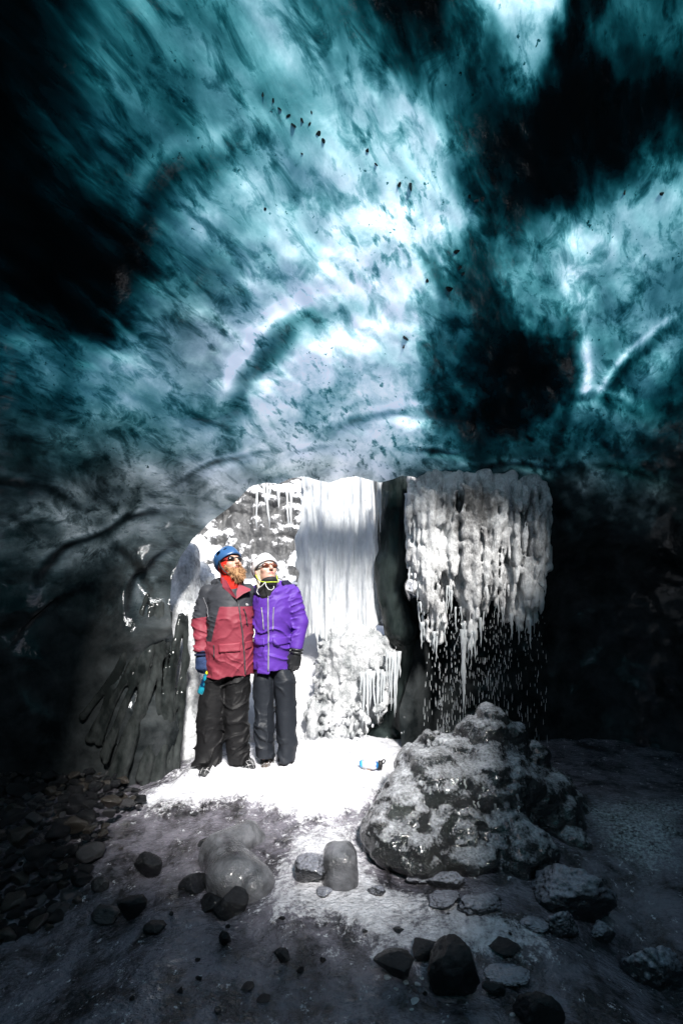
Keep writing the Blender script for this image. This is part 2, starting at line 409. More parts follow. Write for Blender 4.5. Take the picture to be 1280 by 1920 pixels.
# ice tone: ash zones, with corner and wall shade and rim glow painted in
T_PTS = [  # photo pixel, spread, darkening
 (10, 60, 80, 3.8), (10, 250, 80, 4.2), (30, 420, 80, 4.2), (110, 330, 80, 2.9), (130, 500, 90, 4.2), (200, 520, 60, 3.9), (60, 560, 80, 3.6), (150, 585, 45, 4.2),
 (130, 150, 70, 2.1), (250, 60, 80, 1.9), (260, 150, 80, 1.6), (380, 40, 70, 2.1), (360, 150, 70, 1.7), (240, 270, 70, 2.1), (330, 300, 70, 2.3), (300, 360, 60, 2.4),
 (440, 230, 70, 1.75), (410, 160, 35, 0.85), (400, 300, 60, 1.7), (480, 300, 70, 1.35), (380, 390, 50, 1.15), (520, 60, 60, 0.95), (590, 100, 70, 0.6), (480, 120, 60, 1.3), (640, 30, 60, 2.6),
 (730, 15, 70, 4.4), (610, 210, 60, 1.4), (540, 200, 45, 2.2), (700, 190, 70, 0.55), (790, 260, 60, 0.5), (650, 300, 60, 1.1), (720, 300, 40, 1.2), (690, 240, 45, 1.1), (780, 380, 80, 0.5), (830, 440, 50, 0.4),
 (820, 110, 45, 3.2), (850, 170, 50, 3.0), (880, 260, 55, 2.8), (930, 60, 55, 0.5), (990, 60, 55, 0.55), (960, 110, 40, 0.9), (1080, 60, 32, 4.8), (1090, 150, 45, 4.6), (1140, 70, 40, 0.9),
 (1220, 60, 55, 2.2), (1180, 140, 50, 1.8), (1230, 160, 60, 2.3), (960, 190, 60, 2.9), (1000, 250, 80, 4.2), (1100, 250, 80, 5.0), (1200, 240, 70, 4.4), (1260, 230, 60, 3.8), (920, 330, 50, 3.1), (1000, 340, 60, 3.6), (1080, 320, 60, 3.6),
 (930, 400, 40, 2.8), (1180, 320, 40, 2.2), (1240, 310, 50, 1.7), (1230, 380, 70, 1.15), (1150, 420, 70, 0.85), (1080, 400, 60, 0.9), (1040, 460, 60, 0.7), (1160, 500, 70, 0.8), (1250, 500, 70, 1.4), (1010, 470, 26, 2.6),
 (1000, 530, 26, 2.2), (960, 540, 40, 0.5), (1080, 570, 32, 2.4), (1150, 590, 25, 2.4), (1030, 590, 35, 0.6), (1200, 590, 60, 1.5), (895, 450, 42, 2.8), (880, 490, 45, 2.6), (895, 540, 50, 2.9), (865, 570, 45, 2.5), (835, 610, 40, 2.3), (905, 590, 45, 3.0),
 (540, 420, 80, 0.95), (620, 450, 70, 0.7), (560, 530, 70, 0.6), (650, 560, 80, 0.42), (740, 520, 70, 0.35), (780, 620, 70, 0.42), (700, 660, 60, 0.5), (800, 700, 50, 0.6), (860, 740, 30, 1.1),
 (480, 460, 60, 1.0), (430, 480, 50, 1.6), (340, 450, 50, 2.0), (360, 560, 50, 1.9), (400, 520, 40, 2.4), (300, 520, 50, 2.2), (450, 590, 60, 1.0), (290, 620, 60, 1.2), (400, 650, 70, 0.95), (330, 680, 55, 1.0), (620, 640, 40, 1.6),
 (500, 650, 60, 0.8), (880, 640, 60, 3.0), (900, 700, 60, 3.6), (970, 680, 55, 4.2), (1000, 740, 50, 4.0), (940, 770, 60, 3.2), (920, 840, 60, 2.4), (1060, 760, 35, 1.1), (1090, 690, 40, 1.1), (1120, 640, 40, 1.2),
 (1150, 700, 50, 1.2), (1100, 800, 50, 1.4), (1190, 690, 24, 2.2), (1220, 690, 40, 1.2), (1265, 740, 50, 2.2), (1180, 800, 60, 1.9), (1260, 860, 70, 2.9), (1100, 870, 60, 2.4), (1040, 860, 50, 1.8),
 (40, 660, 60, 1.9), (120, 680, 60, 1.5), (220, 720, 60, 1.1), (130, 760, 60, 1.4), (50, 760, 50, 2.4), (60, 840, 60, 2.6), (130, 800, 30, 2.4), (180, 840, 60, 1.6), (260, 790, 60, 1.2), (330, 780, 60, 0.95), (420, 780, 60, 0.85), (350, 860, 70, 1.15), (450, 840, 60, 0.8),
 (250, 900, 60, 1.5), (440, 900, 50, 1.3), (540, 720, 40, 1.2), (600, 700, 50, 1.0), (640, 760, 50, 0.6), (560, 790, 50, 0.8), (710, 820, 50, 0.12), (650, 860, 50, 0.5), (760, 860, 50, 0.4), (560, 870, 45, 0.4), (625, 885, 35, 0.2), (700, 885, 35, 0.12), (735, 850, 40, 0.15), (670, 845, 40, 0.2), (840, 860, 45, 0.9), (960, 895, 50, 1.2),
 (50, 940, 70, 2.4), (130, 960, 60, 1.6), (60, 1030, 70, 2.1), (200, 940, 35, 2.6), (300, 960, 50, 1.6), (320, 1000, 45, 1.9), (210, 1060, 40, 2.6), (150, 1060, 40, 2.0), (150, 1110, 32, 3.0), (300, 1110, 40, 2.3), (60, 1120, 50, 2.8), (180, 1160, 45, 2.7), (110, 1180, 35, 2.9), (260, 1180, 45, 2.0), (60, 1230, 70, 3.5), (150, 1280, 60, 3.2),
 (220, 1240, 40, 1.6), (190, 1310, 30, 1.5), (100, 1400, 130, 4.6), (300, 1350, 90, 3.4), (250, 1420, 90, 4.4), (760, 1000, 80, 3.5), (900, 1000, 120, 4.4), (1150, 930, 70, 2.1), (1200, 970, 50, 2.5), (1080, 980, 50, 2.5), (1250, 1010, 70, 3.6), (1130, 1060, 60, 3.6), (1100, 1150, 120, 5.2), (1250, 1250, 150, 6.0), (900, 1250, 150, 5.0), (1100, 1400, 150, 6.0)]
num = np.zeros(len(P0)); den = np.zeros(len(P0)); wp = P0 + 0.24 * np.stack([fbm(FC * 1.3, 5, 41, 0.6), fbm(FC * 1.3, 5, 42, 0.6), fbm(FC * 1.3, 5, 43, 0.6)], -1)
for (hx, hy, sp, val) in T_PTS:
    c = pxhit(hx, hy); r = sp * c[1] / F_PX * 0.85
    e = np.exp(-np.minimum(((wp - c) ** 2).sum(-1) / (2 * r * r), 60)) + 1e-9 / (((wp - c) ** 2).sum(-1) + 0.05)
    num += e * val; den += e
depth = 0.74 * (num / den) ** 1.75  # darkening of the ice: ash, with shade and rim glow painted in
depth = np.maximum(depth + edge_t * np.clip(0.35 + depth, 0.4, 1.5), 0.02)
grey = np.clip(sstep(3.0, 2.3, P0[:, 2] + 0.3 * fbm(P0 * 1.5, 2, 51)) * 0.9 + 0.5 * np.exp(-((P0 - pxhit(380, 650)) ** 2).sum(-1) / 0.12), 0, 1)

P1 = P0 + DIR * disp[:, None]
# openings: the mouth towards the frozen fall, and an unseen roof hole added to aim the sunbeam
MOUTH = np.array([(470, 912), (432, 950), (395, 978), (362, 1010), (338, 1045), (322, 1085), (318, 1140), (326, 1200), (322, 1260), (334, 1330), (338, 1400), (340, 1560),
                  (765, 1560), (755, 1440), (748, 1330), (772, 1250), (782, 1150), (792, 1050), (800, 960), (792, 903), (775, 894), (752, 892), (735, 899), (712, 905), (690, 899), (668, 893), (640, 897), (618, 905), (598, 901), (572, 893), (545, 897), (522, 907), (498, 905)], float)
def poly_sd(Q, poly):
    d = np.full(len(Q), 1e9); ins = np.zeros(len(Q), bool)
    for a, b in zip(poly, np.roll(poly, -1, 0)):
        ab = b - a; h = np.clip(((Q - a) @ ab) / (ab @ ab), 0, 1)
        d = np.minimum(d, np.linalg.norm(Q - a - h[:, None] * ab, axis=1))
        c = ((a[1] > Q[:, 1]) != (b[1] > Q[:, 1])) & (Q[:, 0] < (b[0] - a[0]) * (Q[:, 1] - a[1]) / (b[1] - a[1] + 1e-12) + a[0])
        ins ^= c
    return np.where(ins, -d, d)
HOLE = np.array([(-1.5, 3.2), (-1.75, 3.7), (-1.95, 4.6), (-2.1, 5.6), (-1.8, 6.5), (-0.8, 7.2), (0.4, 7.4), (1.2, 7.3), (1.35, 6.4), (1.05, 5.7), (0.72, 5.2), (0.64, 4.4), (0.52, 3.6), (0.42, 2.9), (0.34, 2.5), (0.1, 2.35), (-0.25, 2.5), (-0.6, 2.8), (-1.0, 2.9)])
def openings(P):
    yv = np.clip(P[:, 1], 0.3, None)
    q = np.stack([CX + F_PX * P[:, 0] / yv, HY - F_PX * (P[:, 2] - CAM_H) / yv], -1)
    s1 = poly_sd(q, MOUTH) / F_PX * yv
    s1 = np.where(P[:, 1] > 2.6, s1, 9.0)
    land = P[:, :2] + SUN_L[:2] * ((0.0 - P[:, 2]) / SUN_L[2])[:, None]
    s2 = poly_sd(land, HOLE) + 0.10 * fbm(P * 1.6, 3, 61)
    s2 = np.where(P[:, 2] > 2.9, s2, 9.0)
    top = (P[:, 2] - CAM_H) / np.clip(P[:, 1], 0.01, None)       # stay above the field of view
    s2 = np.maximum(s2, np.where(P[:, 1] > 0, (1.245 + 0.09 * (0.6 + fbm(P * 2.2, 4, 62)).clip(0, 2) - top) * 1.2, -9.0))
    return np.minimum(s1, s2)
sd = openings(P1)
I = np.arange(NT * NA).reshape(NT, NA); J = np.roll(I, -1, 1)
Q = np.stack([I[:-1], J[:-1], J[1:], I[1:]], -1).reshape(-1, 4)      # seen from inside
keep = (sd[Q] > 0).any(1)
Q = Q[keep]
# pull the outermost vertices onto the true edge so that it is smooth
edge = np.unique(Q[(sd[Q] <= 0).any(1)]); edge = edge[sd[edge] <= 0]
for _ in range(4):
    pe = P1[edge]; s0 = openings(pe); gr = np.zeros((len(edge), 3))
    for k in range(3):
        dl = np.zeros(3); dl[k] = 0.004; gr[:, k] = (openings(pe + dl) - s0) / 0.004
    d = DIR[edge]; gr -= d * (gr * d).sum(1)[:, None]
    g2 = (gr ** 2).sum(1)[:, None] + 0.05
    st = gr * (-s0[:, None]) / g2; ln = np.linalg.norm(st, axis=1)[:, None]
    P1[edge] = pe + st * np.minimum(1, 0.05 / (ln + 1e-9))
used = np.unique(Q); rm = -np.ones(len(P1), int); rm[used] = np.arange(len(used))

def cave_ice_mat():
    m, nt, N, L, P = new_mat('glacier_ice')
    N.remove(P)
    co = worldco(nt)
    ang = math.atan2(0.83, 0.557)
    st = mapping(nt, mapping(nt, co, rot=(0, 0, -ang)), scale=(0.7, 5.0, 5.0))
    st2 = mapping(nt, mapping(nt, co, rot=(0, 0, -ang)), scale=(2.2, 12.0, 12.0))
    dep = nd(nt, 'ShaderNodeAttribute', attribute_name='ash_and_shade').outputs['Fac']
    gry = nd(nt, 'ShaderNodeAttribute', attribute_name='grey').outputs['Fac']
    cl = noise_tex(nt, co, 3.2, 8, 0.68, 0.3)
    s1 = noise_tex(nt, st, 1.3, 6, 0.62, 0.25)
    s2 = noise_tex(nt, st2, 1.2, 4, 0.6, 0.2)
    t = mth(nt, 'MULTIPLY', dep, mth(nt, 'ADD', 0.15, mth(nt, 'MULTIPLY', s1, 1.7)))
    t = mth(nt, 'ADD', t, mth(nt, 'MULTIPLY', mth(nt, 'SUBTRACT', cl, 0.5), 2.2))
    t = mth(nt, 'ADD', t, mth(nt, 'MULTIPLY', mth(nt, 'MULTIPLY', ramp(nt, s2, [(0.56, 0.0), (0.72, 1.0)]), ramp(nt, noise_tex(nt, co, 1.1, 2), [(0.4, 0.0), (0.62, 1.0)])), 1.9))
    sm = noise_tex(nt, mapping(nt, mapping(nt, co, rot=(0, 0, -ang)), scale=(2.4, 6.0, 6.0)), 1.25, 7, 0.66, 0.5)
    t = mth(nt, 'ADD', t, mth(nt, 'MULTIPLY', ramp(nt, sm, [(0.50, 0.0), (0.66, 1.0)]), mth(nt, 'ADD', 0.35, mth(nt, 'MULTIPLY', mth(nt, 'MINIMUM', dep, 1.5), 0.9))))
    sp = ramp(nt, noise_tex(nt, co, 26.0, 3, 0.6), [(0.66, 0.0), (0.72, 1.0)])
    spm = ramp(nt, noise_tex(nt, co, 1.8, 3, 0.6), [(0.48, 0.0), (0.62, 1.0)])
    t = mth(nt, 'ADD', t, mth(nt, 'MULTIPLY', mth(nt, 'MULTIPLY', sp, spm), 2.5))
    t = mth(nt, 'MULTIPLY', 0.5, mth(nt, 'ADD', t, mth(nt, 'SQRT', mth(nt, 'ADD', mth(nt, 'MULTIPLY', t, t), 0.035))))
    t = mth(nt, 'MAXIMUM', t, mth(nt, 'ADD', 0.03, mth(nt, 'MULTIPLY', mth(nt, 'MAXIMUM', mth(nt, 'SUBTRACT', dep, 2.0), 0.0), 0.6)))
    cc = N.new('ShaderNodeCombineColor')
    for k, (a, b) in enumerate(((1.85, 1.22), (1.07, 1.15), (1.02, 1.14))):
        kk = mth(nt, 'ADD', a, mth(nt, 'MULTIPLY', gry, b - a))
        L.new(mth(nt, 'EXPONENT', mth(nt, 'MULTIPLY', mth(nt, 'MULTIPLY', t, kk), -1.0)), cc.inputs[k])
    b = bump(nt, noise_tex(nt, co, 60.0, 3, 0.6), 0.10, 0.01)
    b = bump(nt, noise_tex(nt, co, 9.0, 4, 0.5), 0.35, 0.03, b); b = bump(nt, s1, 0.25, 0.05, b)
    T = N.new('ShaderNodeBsdfTranslucent'); L.new(cc.outputs[0], T.inputs['Color'])
    D = N.new('ShaderNodeBsdfDiffuse'); L.new(mixc(nt, mth(nt, 'MULTIPLY', gry, 0.7), mixc(nt, 0.14, (0.004, 0.006, 0.007), cc.outputs[0]), mixc(nt, ramp(nt, cl, [(0.3, 1.0), (0.62, 0.0)]), (0.012, 0.015, 0.016), (0.075, 0.083, 0.086))), D.inputs['Color'])
    A = N.new('ShaderNodeAddShader'); L.new(T.outputs[0], A.inputs[0]); L.new(D.outputs[0], A.inputs[1])
    G = N.new('ShaderNodeBsdfGlossy'); G.inputs['Roughness'].default_value = 0.10; L.new(b, G.inputs['Normal'])
    G.inputs['Color'].default_value = (0.92, 0.96, 1, 1)
    Fr = N.new('ShaderNodeFresnel'); Fr.inputs['IOR'].default_value = 1.33; L.new(b, Fr.inputs['Normal'])
    X = N.new('ShaderNodeMixShader'); L.new(Fr.outputs[0], X.inputs[0]); L.new(A.outputs[0], X.inputs[1]); L.new(G.outputs[0], X.inputs[2])
    L.new(X.outputs[0], N['Material Output'].inputs['Surface'])
    return m
M_CAVE = cave_ice_mat()
cave = obj('cave_ice', P1[used], rm[Q][:, ::-1], M_CAVE, attrs={'ash_and_shade': depth[used], 'grey': grey[used]}, origin=np.zeros(3))
tag(cave, 'vaulted blue ice roof and walls of the cave, streaked with black ash', 'ice cave', kind='structure')

# ---------------------------------------------------------------- glacier surface outside (a snow sheet that reaches the horizon and closes round the cave)
def snow_mat(name='snow', bs=0.5, col=(0.86, 0.87, 0.9)):
    m, nt, N, L, P = new_mat(name)
    co = worldco(nt)
    f = noise_tex(nt, co, 14.0, 6, 0.65)
    L.new(mixc(nt, f, tuple(c * 0.86 for c in col), col), P.inputs['Base Color'])
    P.inputs['Roughness'].default_value = 0.62; P.inputs['Specular IOR Level'].default_value = 0.35
    b = bump(nt, noise_tex(nt, co, 90.0, 3, 0.7), bs, 0.008); b = bump(nt, noise_tex(nt, co, 16.0, 5, 0.6), bs, 0.03, b)
    L.new(b, P.inputs['Normal'])
    return m
M_SNOW = snow_mat()
ga = np.linspace(0, 2 * np.pi, 240, endpoint=False)
gd = np.stack([np.sin(ga), np.cos(ga), np.zeros_like(ga)], -1)
def ring_r(zlev):
    o = CC.copy(); o[2] = zlev
    return cave_hit(o[None], gd)
rin = np.max([ring_r(z) for z in (0.0, 0.5, 1.0, 1.5, 2.0)], axis=0) + 0.5
gx = np.arctan2(gd[:, 0], gd[:, 1])
gul = sstep(1.0, 0.8, gx) * sstep(-1.25, -1.0, gx)           # the open gully beyond the mouth
rin = rin * (1 - gul) + np.maximum(rin + 0.5, 5.15 / np.maximum(np.cos(gx), 0.55)) * gul
rings = [0.0, 0.25, 0.7, 1.6, 3.5, 8, 20, 60, 200, 600]
GV = []
for k, r in enumerate(rings):
    rr = rin + r
    P = CC + gd * rr[:, None]
    z = 2.55 + 1.0 * gul + 0.25 * r ** 0.5 * 0.6 + 0.25 * fbm(P * 0.4, 3, 71) * min(1, r)
    P[:, 2] = z; GV.append(P)
GV = np.concatenate(GV); n = len(ga)
GF = [(k * n + j, (k + 1) * n + j, (k + 1) * n + (j + 1) % n, k * n + (j + 1) % n) for k in range(len(rings) - 1) for j in range(n)]
# skirt down along the cave wall so that no light leaks in under the sheet
sk = CC + gd * rin[:, None]; sk[:, 2] = -0.6; b0 = len(GV); GV = np.concatenate([GV, sk])
GF += [(b0 + j, j, (j + 1) % n, b0 + (j + 1) % n) for j in range(n)]
gl = obj('glacier_surface', GV, GF, M_SNOW, origin=np.zeros(3)); tag(gl, 'snow covered surface of the glacier outside the cave', 'glacier', kind='structure')

# ---------------------------------------------------------------- cave floor
SNOW_POLY = np.array([(318, 1462), (380, 1420), (470, 1380), (560, 1370), (680, 1370), (790, 1390), (760, 1440), (720, 1500), (690, 1550), (640, 1560), (560, 1570), (500, 1550), (470, 1535), (380, 1520), (300, 1528), (235, 1535), (215, 1520), (260, 1490)], float)
FROST_POLY = np.array([(480, 1540), (720, 1520), (690, 1570), (720, 1630), (800, 1670), (900, 1700), (1030, 1745), (1060, 1800), (960, 1830), (800, 1830), (680, 1800), (600, 1760), (520, 1730), (490, 1690), (520, 1620)], float)
RIGHT_POLY = np.array([(1080, 1510), (1180, 1490), (1290, 1500), (1290, 1640), (1200, 1650), (1130, 1600)], float)
def floor_z(x, y):
    P = np.stack([x, y, np.zeros_like(x)], -1)
    z = 0.045 * fbm(P * 1.1, 3, 81) + 0.012 * fbm(P * 5, 3, 82)
    z += -0.10 * sstep(3.2, 1.8, y) - 0.10 * sstep(-0.6, -1.6, x) * sstep(3.3, 2.4, y)
    z += 0.10 * np.exp(-((x + 0.4) / 1.1) ** 2 - ((y - 4.1) / 0.7) ** 2) - 0.055
    z += 0.10 * np.exp(-((x - 2.1) / 0.7) ** 2 - ((y - 3.1) / 0.5) ** 2)
    z += -0.16 * np.exp(-((x - 1.45) / 0.30) ** 2 - ((y - 2.15) / 0.55) ** 2)
    z += 0.5 * sstep(4.9, 6.2, y) * sstep(1.6, 0.8, np.abs(x + 0.4))
    return z
step = 0.024
fx = np.arange(-3.6, 3.7, step); fy = np.concatenate([np.arange(-2.6, 1.2, 0.12), np.arange(1.2, 5.2, step), np.arange(5.2, 7.4, 0.06)])
FX, FY = np.meshgrid(fx, fy, indexing='ij'); X, Y = FX.ravel(), FY.ravel()
FZ = floor_z(X, Y)
yv = np.clip(Y, 0.5, None)
qf = np.stack([CX + F_PX * X / yv, HY + F_PX * (CAM_H - FZ) / yv], -1)
nz = fbm(np.stack([X, Y, X * 0], -1) * 3.0, 5, 91, 0.6)
sdm = poly_sd(qf, SNOW_POLY) / F_PX * yv
far = sdm + 0.10 * nz
snow = sstep(0.08, -0.16, far)
sdf2 = poly_sd(qf, FROST_POLY) / F_PX * yv
snow = np.maximum(snow, sstep(0.12, -0.16, sdf2 + 0.16 * nz) * (0.80 + 0.30 * nz + 0.05 * sstep(2.9, 2.6, Y)))
snow = np.maximum(snow, sstep(4.2, 4.5, Y) * sstep(0.9, 0.6, X))
frost = sstep(0.05, -0.15, poly_sd(qf, RIGHT_POLY) / F_PX * yv + 0.12 * nz)
rsf = np.random.RandomState(8)
for _ in range(60):                      # trodden: boot prints in the snow
    bx, by, ba = rsf.uniform(-1.4, 0.5), rsf.uniform(2.9, 4.2), rsf.uniform(-0.9, 0.9)
    ca, sa = math.cos(ba), math.sin(ba); lx = (X - bx) * ca + (Y - by) * sa; ly = -(X - bx) * sa + (Y - by) * ca
    d2 = (lx / 0.055) ** 2 + (ly / 0.135) ** 2
    FZ = FZ + snow * (-0.016 * sstep(1.0, 0.6, d2) + 0.010 * np.exp(-((d2 - 1.25) / 0.35) ** 2))
FZ = FZ + 0.05 * snow + 0.010 * snow * fbm(np.stack([X, Y, X * 0], -1) * 14, 3, 92) + (1 - 0.6 * snow) * (0.014 * fbm(np.stack([X, Y, X * 0], -1) * 8, 3, 93) + 0.008 * ridged(np.stack([X * 1.5, Y * 2.5, X * 0], -1) * 4, 3, 94))
nx, ny = FX.shape; I = np.arange(nx * ny).reshape(nx, ny)
FQ = np.stack([I[:-1, :-1], I[1:, :-1], I[1:, 1:], I[:-1, 1:]], -1).reshape(-1, 4)
def floor_mat():
    m, nt, N, L, P = new_mat('frozen_floor')
    co = worldco(nt)
    sn = nd(nt, 'ShaderNodeAttribute', attribute_name='snow').outputs['Fac']
    fr = nd(nt, 'ShaderNodeAttribute', attribute_name='frost').outputs['Fac']
    f1 = noise_tex(nt, co, 5.0, 8, 0.68, 0.3); f2 = noise_tex(nt, co, 55.0, 6, 0.78)
    mud = noise_tex(nt, co, 2.2, 4, 0.6)
    wet = mixc(nt, ramp(nt, f1, [(0.40, 0.0), (0.58, 1.0)]), (0.020, 0.018, 0.021), (0.19, 0.18, 0.215))
    wet = mixc(nt, mth(nt, 'MULTIPLY', ramp(nt, f2, [(0.55, 0.0), (0.72, 0.55)]), ramp(nt, mud, [(0.4, 0.15), (0.62, 1.0)])), wet, (0.26, 0.27, 0.34))
    sncol = mixc(nt, f2, (0.60, 0.61, 0.67), (0.86, 0.86, 0.90))
    gn = mth(nt, 'ADD', mth(nt, 'MULTIPLY', noise_tex(nt, co, 17.0, 6, 0.72, 0.3), 0.6), mth(nt, 'MULTIPLY', f2, 0.4))
    brk = ramp(nt, mth(nt, 'ADD', mth(nt, 'MULTIPLY', sn, 0.56), mth(nt, 'MULTIPLY', mth(nt, 'SUBTRACT', gn, 0.5), mth(nt, 'MULTIPLY', mth(nt, 'SUBTRACT', 1.15, sn), 3.2))), [(0.28, 0.0), (0.53, 1.0)])
    c = mixc(nt, brk, wet, sncol)
    c = mixc(nt, mth(nt, 'MULTIPLY', fr, ramp(nt, f2, [(0.42, 0.0), (0.62, 1.0)])), c, (0.55, 0.62, 0.64))
    L.new(c, P.inputs['Base Color'])
    P.inputs['Coat Weight'].default_value = 0.8; P.inputs['Coat Roughness'].default_value = 0.04; P.inputs['Coat IOR'].default_value = 1.33
    L.new(mth(nt, 'ADD', 0.06, mth(nt, 'MULTIPLY', brk, 0.5)), P.inputs['Roughness'])
    P.inputs['Specular IOR Level'].default_value = 0.6
    b = bump(nt, noise_tex(nt, co, 55.0, 3, 0.7), 0.8, 0.012)
    b = bump(nt, noise_tex(nt, mapping(nt, co, rot=(0, 0, 0.5), scale=(1, 1.8, 1)), 22.0, 4, 0.62), 0.9, 0.03, b)
    L.new(b, P.inputs['Normal']); L.new(b, P.inputs['Coat Normal'])
    return m
flo = obj('ground', np.stack([X, Y, FZ], -1), FQ, floor_mat(), attrs={'snow': snow, 'frost': frost}, origin=np.zeros(3))
tag(flo, 'cave floor of trodden white snow running into dark wet ice', 'ground', kind='structure')
def ground_at(x, y):
    i = int(np.clip(round((x - fx[0]) / step), 0, nx - 1)); j = int(np.argmin(np.abs(fy - y)))
    return float(FZ.reshape(nx, ny)[i, j])
# ---------------------------------------------------------------- rock, snow and ice outside the mouth
def grid_quads(nu, nv):
    I = np.arange(nu * nv).reshape(nu, nv)
    return np.stack([I[:-1, :-1], I[1:, :-1], I[1:, 1:], I[:-1, 1:]], -1).reshape(-1, 4)

def cliff_mat():
    m, nt, N, L, P = new_mat('snow_plastered_rock')
    co = worldco(nt)
    g = nt.nodes.new('ShaderNodeAttribute'); g.attribute_name = 'snow'
    f = noise_tex(nt, co, 16.0, 7, 0.7); v = noise_tex(nt, mapping(nt, co, scale=(9, 9, 1.2)), 1.6, 5, 0.6)
    sn = ramp(nt, mth(nt, 'ADD', g.outputs['Fac'], mth(nt, 'MULTIPLY', mth(nt, 'SUBTRACT', f, 0.5), 1.3)), [(0.36, 0.0), (0.56, 1.0)])
    rock = mixc(nt, v, (0.02, 0.022, 0.024), (0.13, 0.13, 0.13))
    L.new(mixc(nt, sn, rock, (0.86, 0.87, 0.9)), P.inputs['Base Color'])
    L.new(mth(nt, 'ADD', 0.35, mth(nt, 'MULTIPLY', sn, 0.3)), P.inputs['Roughness'])
    L.new(bump(nt, f, 0.6, 0.05), P.inputs['Normal'])
    return m
u = np.linspace(-3.4, 1.15, 420); v = np.linspace(-0.2, 4.2, 320)
U, V = np.meshgrid(u, v, indexing='ij'); ux, vz = U.ravel(), V.ravel()
yb = 6.25 - 1.35 * sstep(-1.6, -2.9, ux) - 0.5 * sstep(0.6, 1.3, ux) + 0.22 * (vz - 1.5)
P = np.stack([ux, yb, vz], -1)
pil = scallop(P * [1, 0.6, 1.25] + 0.12 * fbm(P * 2, 2, 11)[:, None], 0.22, 7)
d = 0.16 * fbm(P * 0.9, 3, 12) + 0.20 * ridged(P * [4.5, 1, 0.9], 4, 13) + 0.10 * (1 - pil) + 0.03 * fbm(P * 8, 4, 14)
P[:, 1] -= d
dz = np.gradient(P[:, 1].reshape(U.shape), v, axis=1).ravel()
sn = sstep(-0.5, 1.2, dz) * 0.55 + 0.45 * (1 - sstep(0.15, 0.5, pil)) + 0.3 * fbm(P * 1.3, 3, 15) - 0.25 * np.exp(-((ux + 1.25) / 0.6) ** 2 - ((vz - 2.35) / 0.5) ** 2) - 0.06
cl = obj('rock_cliff', P, grid_quads(420, 320)[:, ::-1], cliff_mat(), attrs={'snow': sn})
tag(cl, 'dark rock cliff plastered with pillows of snow behind the two people', 'cliff')

def sdf_obj(name, fn, lo, hi, h, mat, parent=None, origin=None, smooth=True):
    V, Q = surface_nets(fn, lo, hi, h)
    return obj(name, V, Q, mat, parent, smooth, None, origin)

# snow bank rising in steps behind the two people
BANK = [(-1.75, 5.3, 0.2, 0.75), (-1.25, 5.6, 0.85, 0.62), (-0.75, 5.7, 1.0, 0.62), (-0.4, 5.5, 0.72, 0.55), (-0.15, 5.25, 0.25, 0.6), (-0.8, 5.1, 0.05, 0.6), (0.3, 5.6, 0.6, 0.6), (-1.6, 5.9, 1.4, 0.5), (-0.95, 5.95, 1.35, 0.42), (-0.2, 5.9, 1.1, 0.4)]
def bank(p):
    f = np.full(len(p), 9.0)
    for (x, y, z, r) in BANK: f = smin(f, ellipsoid(p, (x, y, z), (r * 1.15, r * 0.8, r * 0.75)), 0.12)
    return f + 0.05 * fbm(p * 2.2, 4, 21) + 0.05 * fbm(p * [1, 1, 5.0], 2, 22)
tag(sdf_obj('snow_bank', bank, (-2.9, 4.3, -0.3), (1.2, 6.6, 2.1), 0.045, M_SNOW), 'white snow bank rising in steps between the people and the cliff', 'snow bank')

M_WHITE_ICE = ice_blob_mat('white_ice', (0.50, 0.54, 0.57), (0.90, 0.92, 0.94), 0.22, 0.30, 5.0, 0.30, 0.62, 0.5, 0.25, 60.0)
M_GREY_ICE = ice_blob_mat('grey_grain_ice', (0.26, 0.28, 0.29), (0.88, 0.89, 0.91), 0.16, 0.35, 7.0, 0.38, 0.62, 0.8, 0.6, 80.0)
M_DIRTY_ICE = ice_blob_mat('ash_speckled_ice', (0.22, 0.22, 0.225), (0.86, 0.87, 0.88), 0.17, 0.30, 3.2, 0.36, 0.56, 0.8, 0.5, 75.0)
M_DARK_ICE = ice_blob_mat('dark_clear_ice', (0.006, 0.010, 0.010), (0.06, 0.078, 0.076), 0.07, 0.2, 3.5, 0.42, 0.78, 0.4, 0.3, 25.0)
M_FLANK = ice_blob_mat('glassy_flank_ice', (0.16, 0.17, 0.175), (0.82, 0.84, 0.86), 0.12, 0.25, 4.0, 0.36, 0.60, 0.7, 0.7, 40.0)
M_RIB = ice_blob_mat('dark_wet_ice', (0.012, 0.015, 0.015), (0.11, 0.122, 0.122), 0.05, 0.3, 3.0, 0.42, 0.80, 0.12, 0.5, 20.0)
M_ICICLE = ice_blob_mat('icicle_ice', (0.45, 0.48, 0.5), (0.85, 0.88, 0.9), 0.08, 0.45, 6.0, 0.3, 0.7, 0.3, 0.3, 40.0)

def icicle_mesh(mb, top, ln, r, seed, seg=8):
    rs = np.random.RandomState(seed); k = 9
    t = np.linspace(0, 1, k); sway = np.cumsum(rs.randn(k, 2) * 0.0035, 0)
    path = np.stack([top[0] + sway[:, 0], top[1] + sway[:, 1], top[2] - ln * t], -1)
    rad = r * (1 - t) ** 0.75 * (1 + 0.18 * rs.randn(k)) + 0.0015
    return mb.tube(path, np.abs(rad), seg)

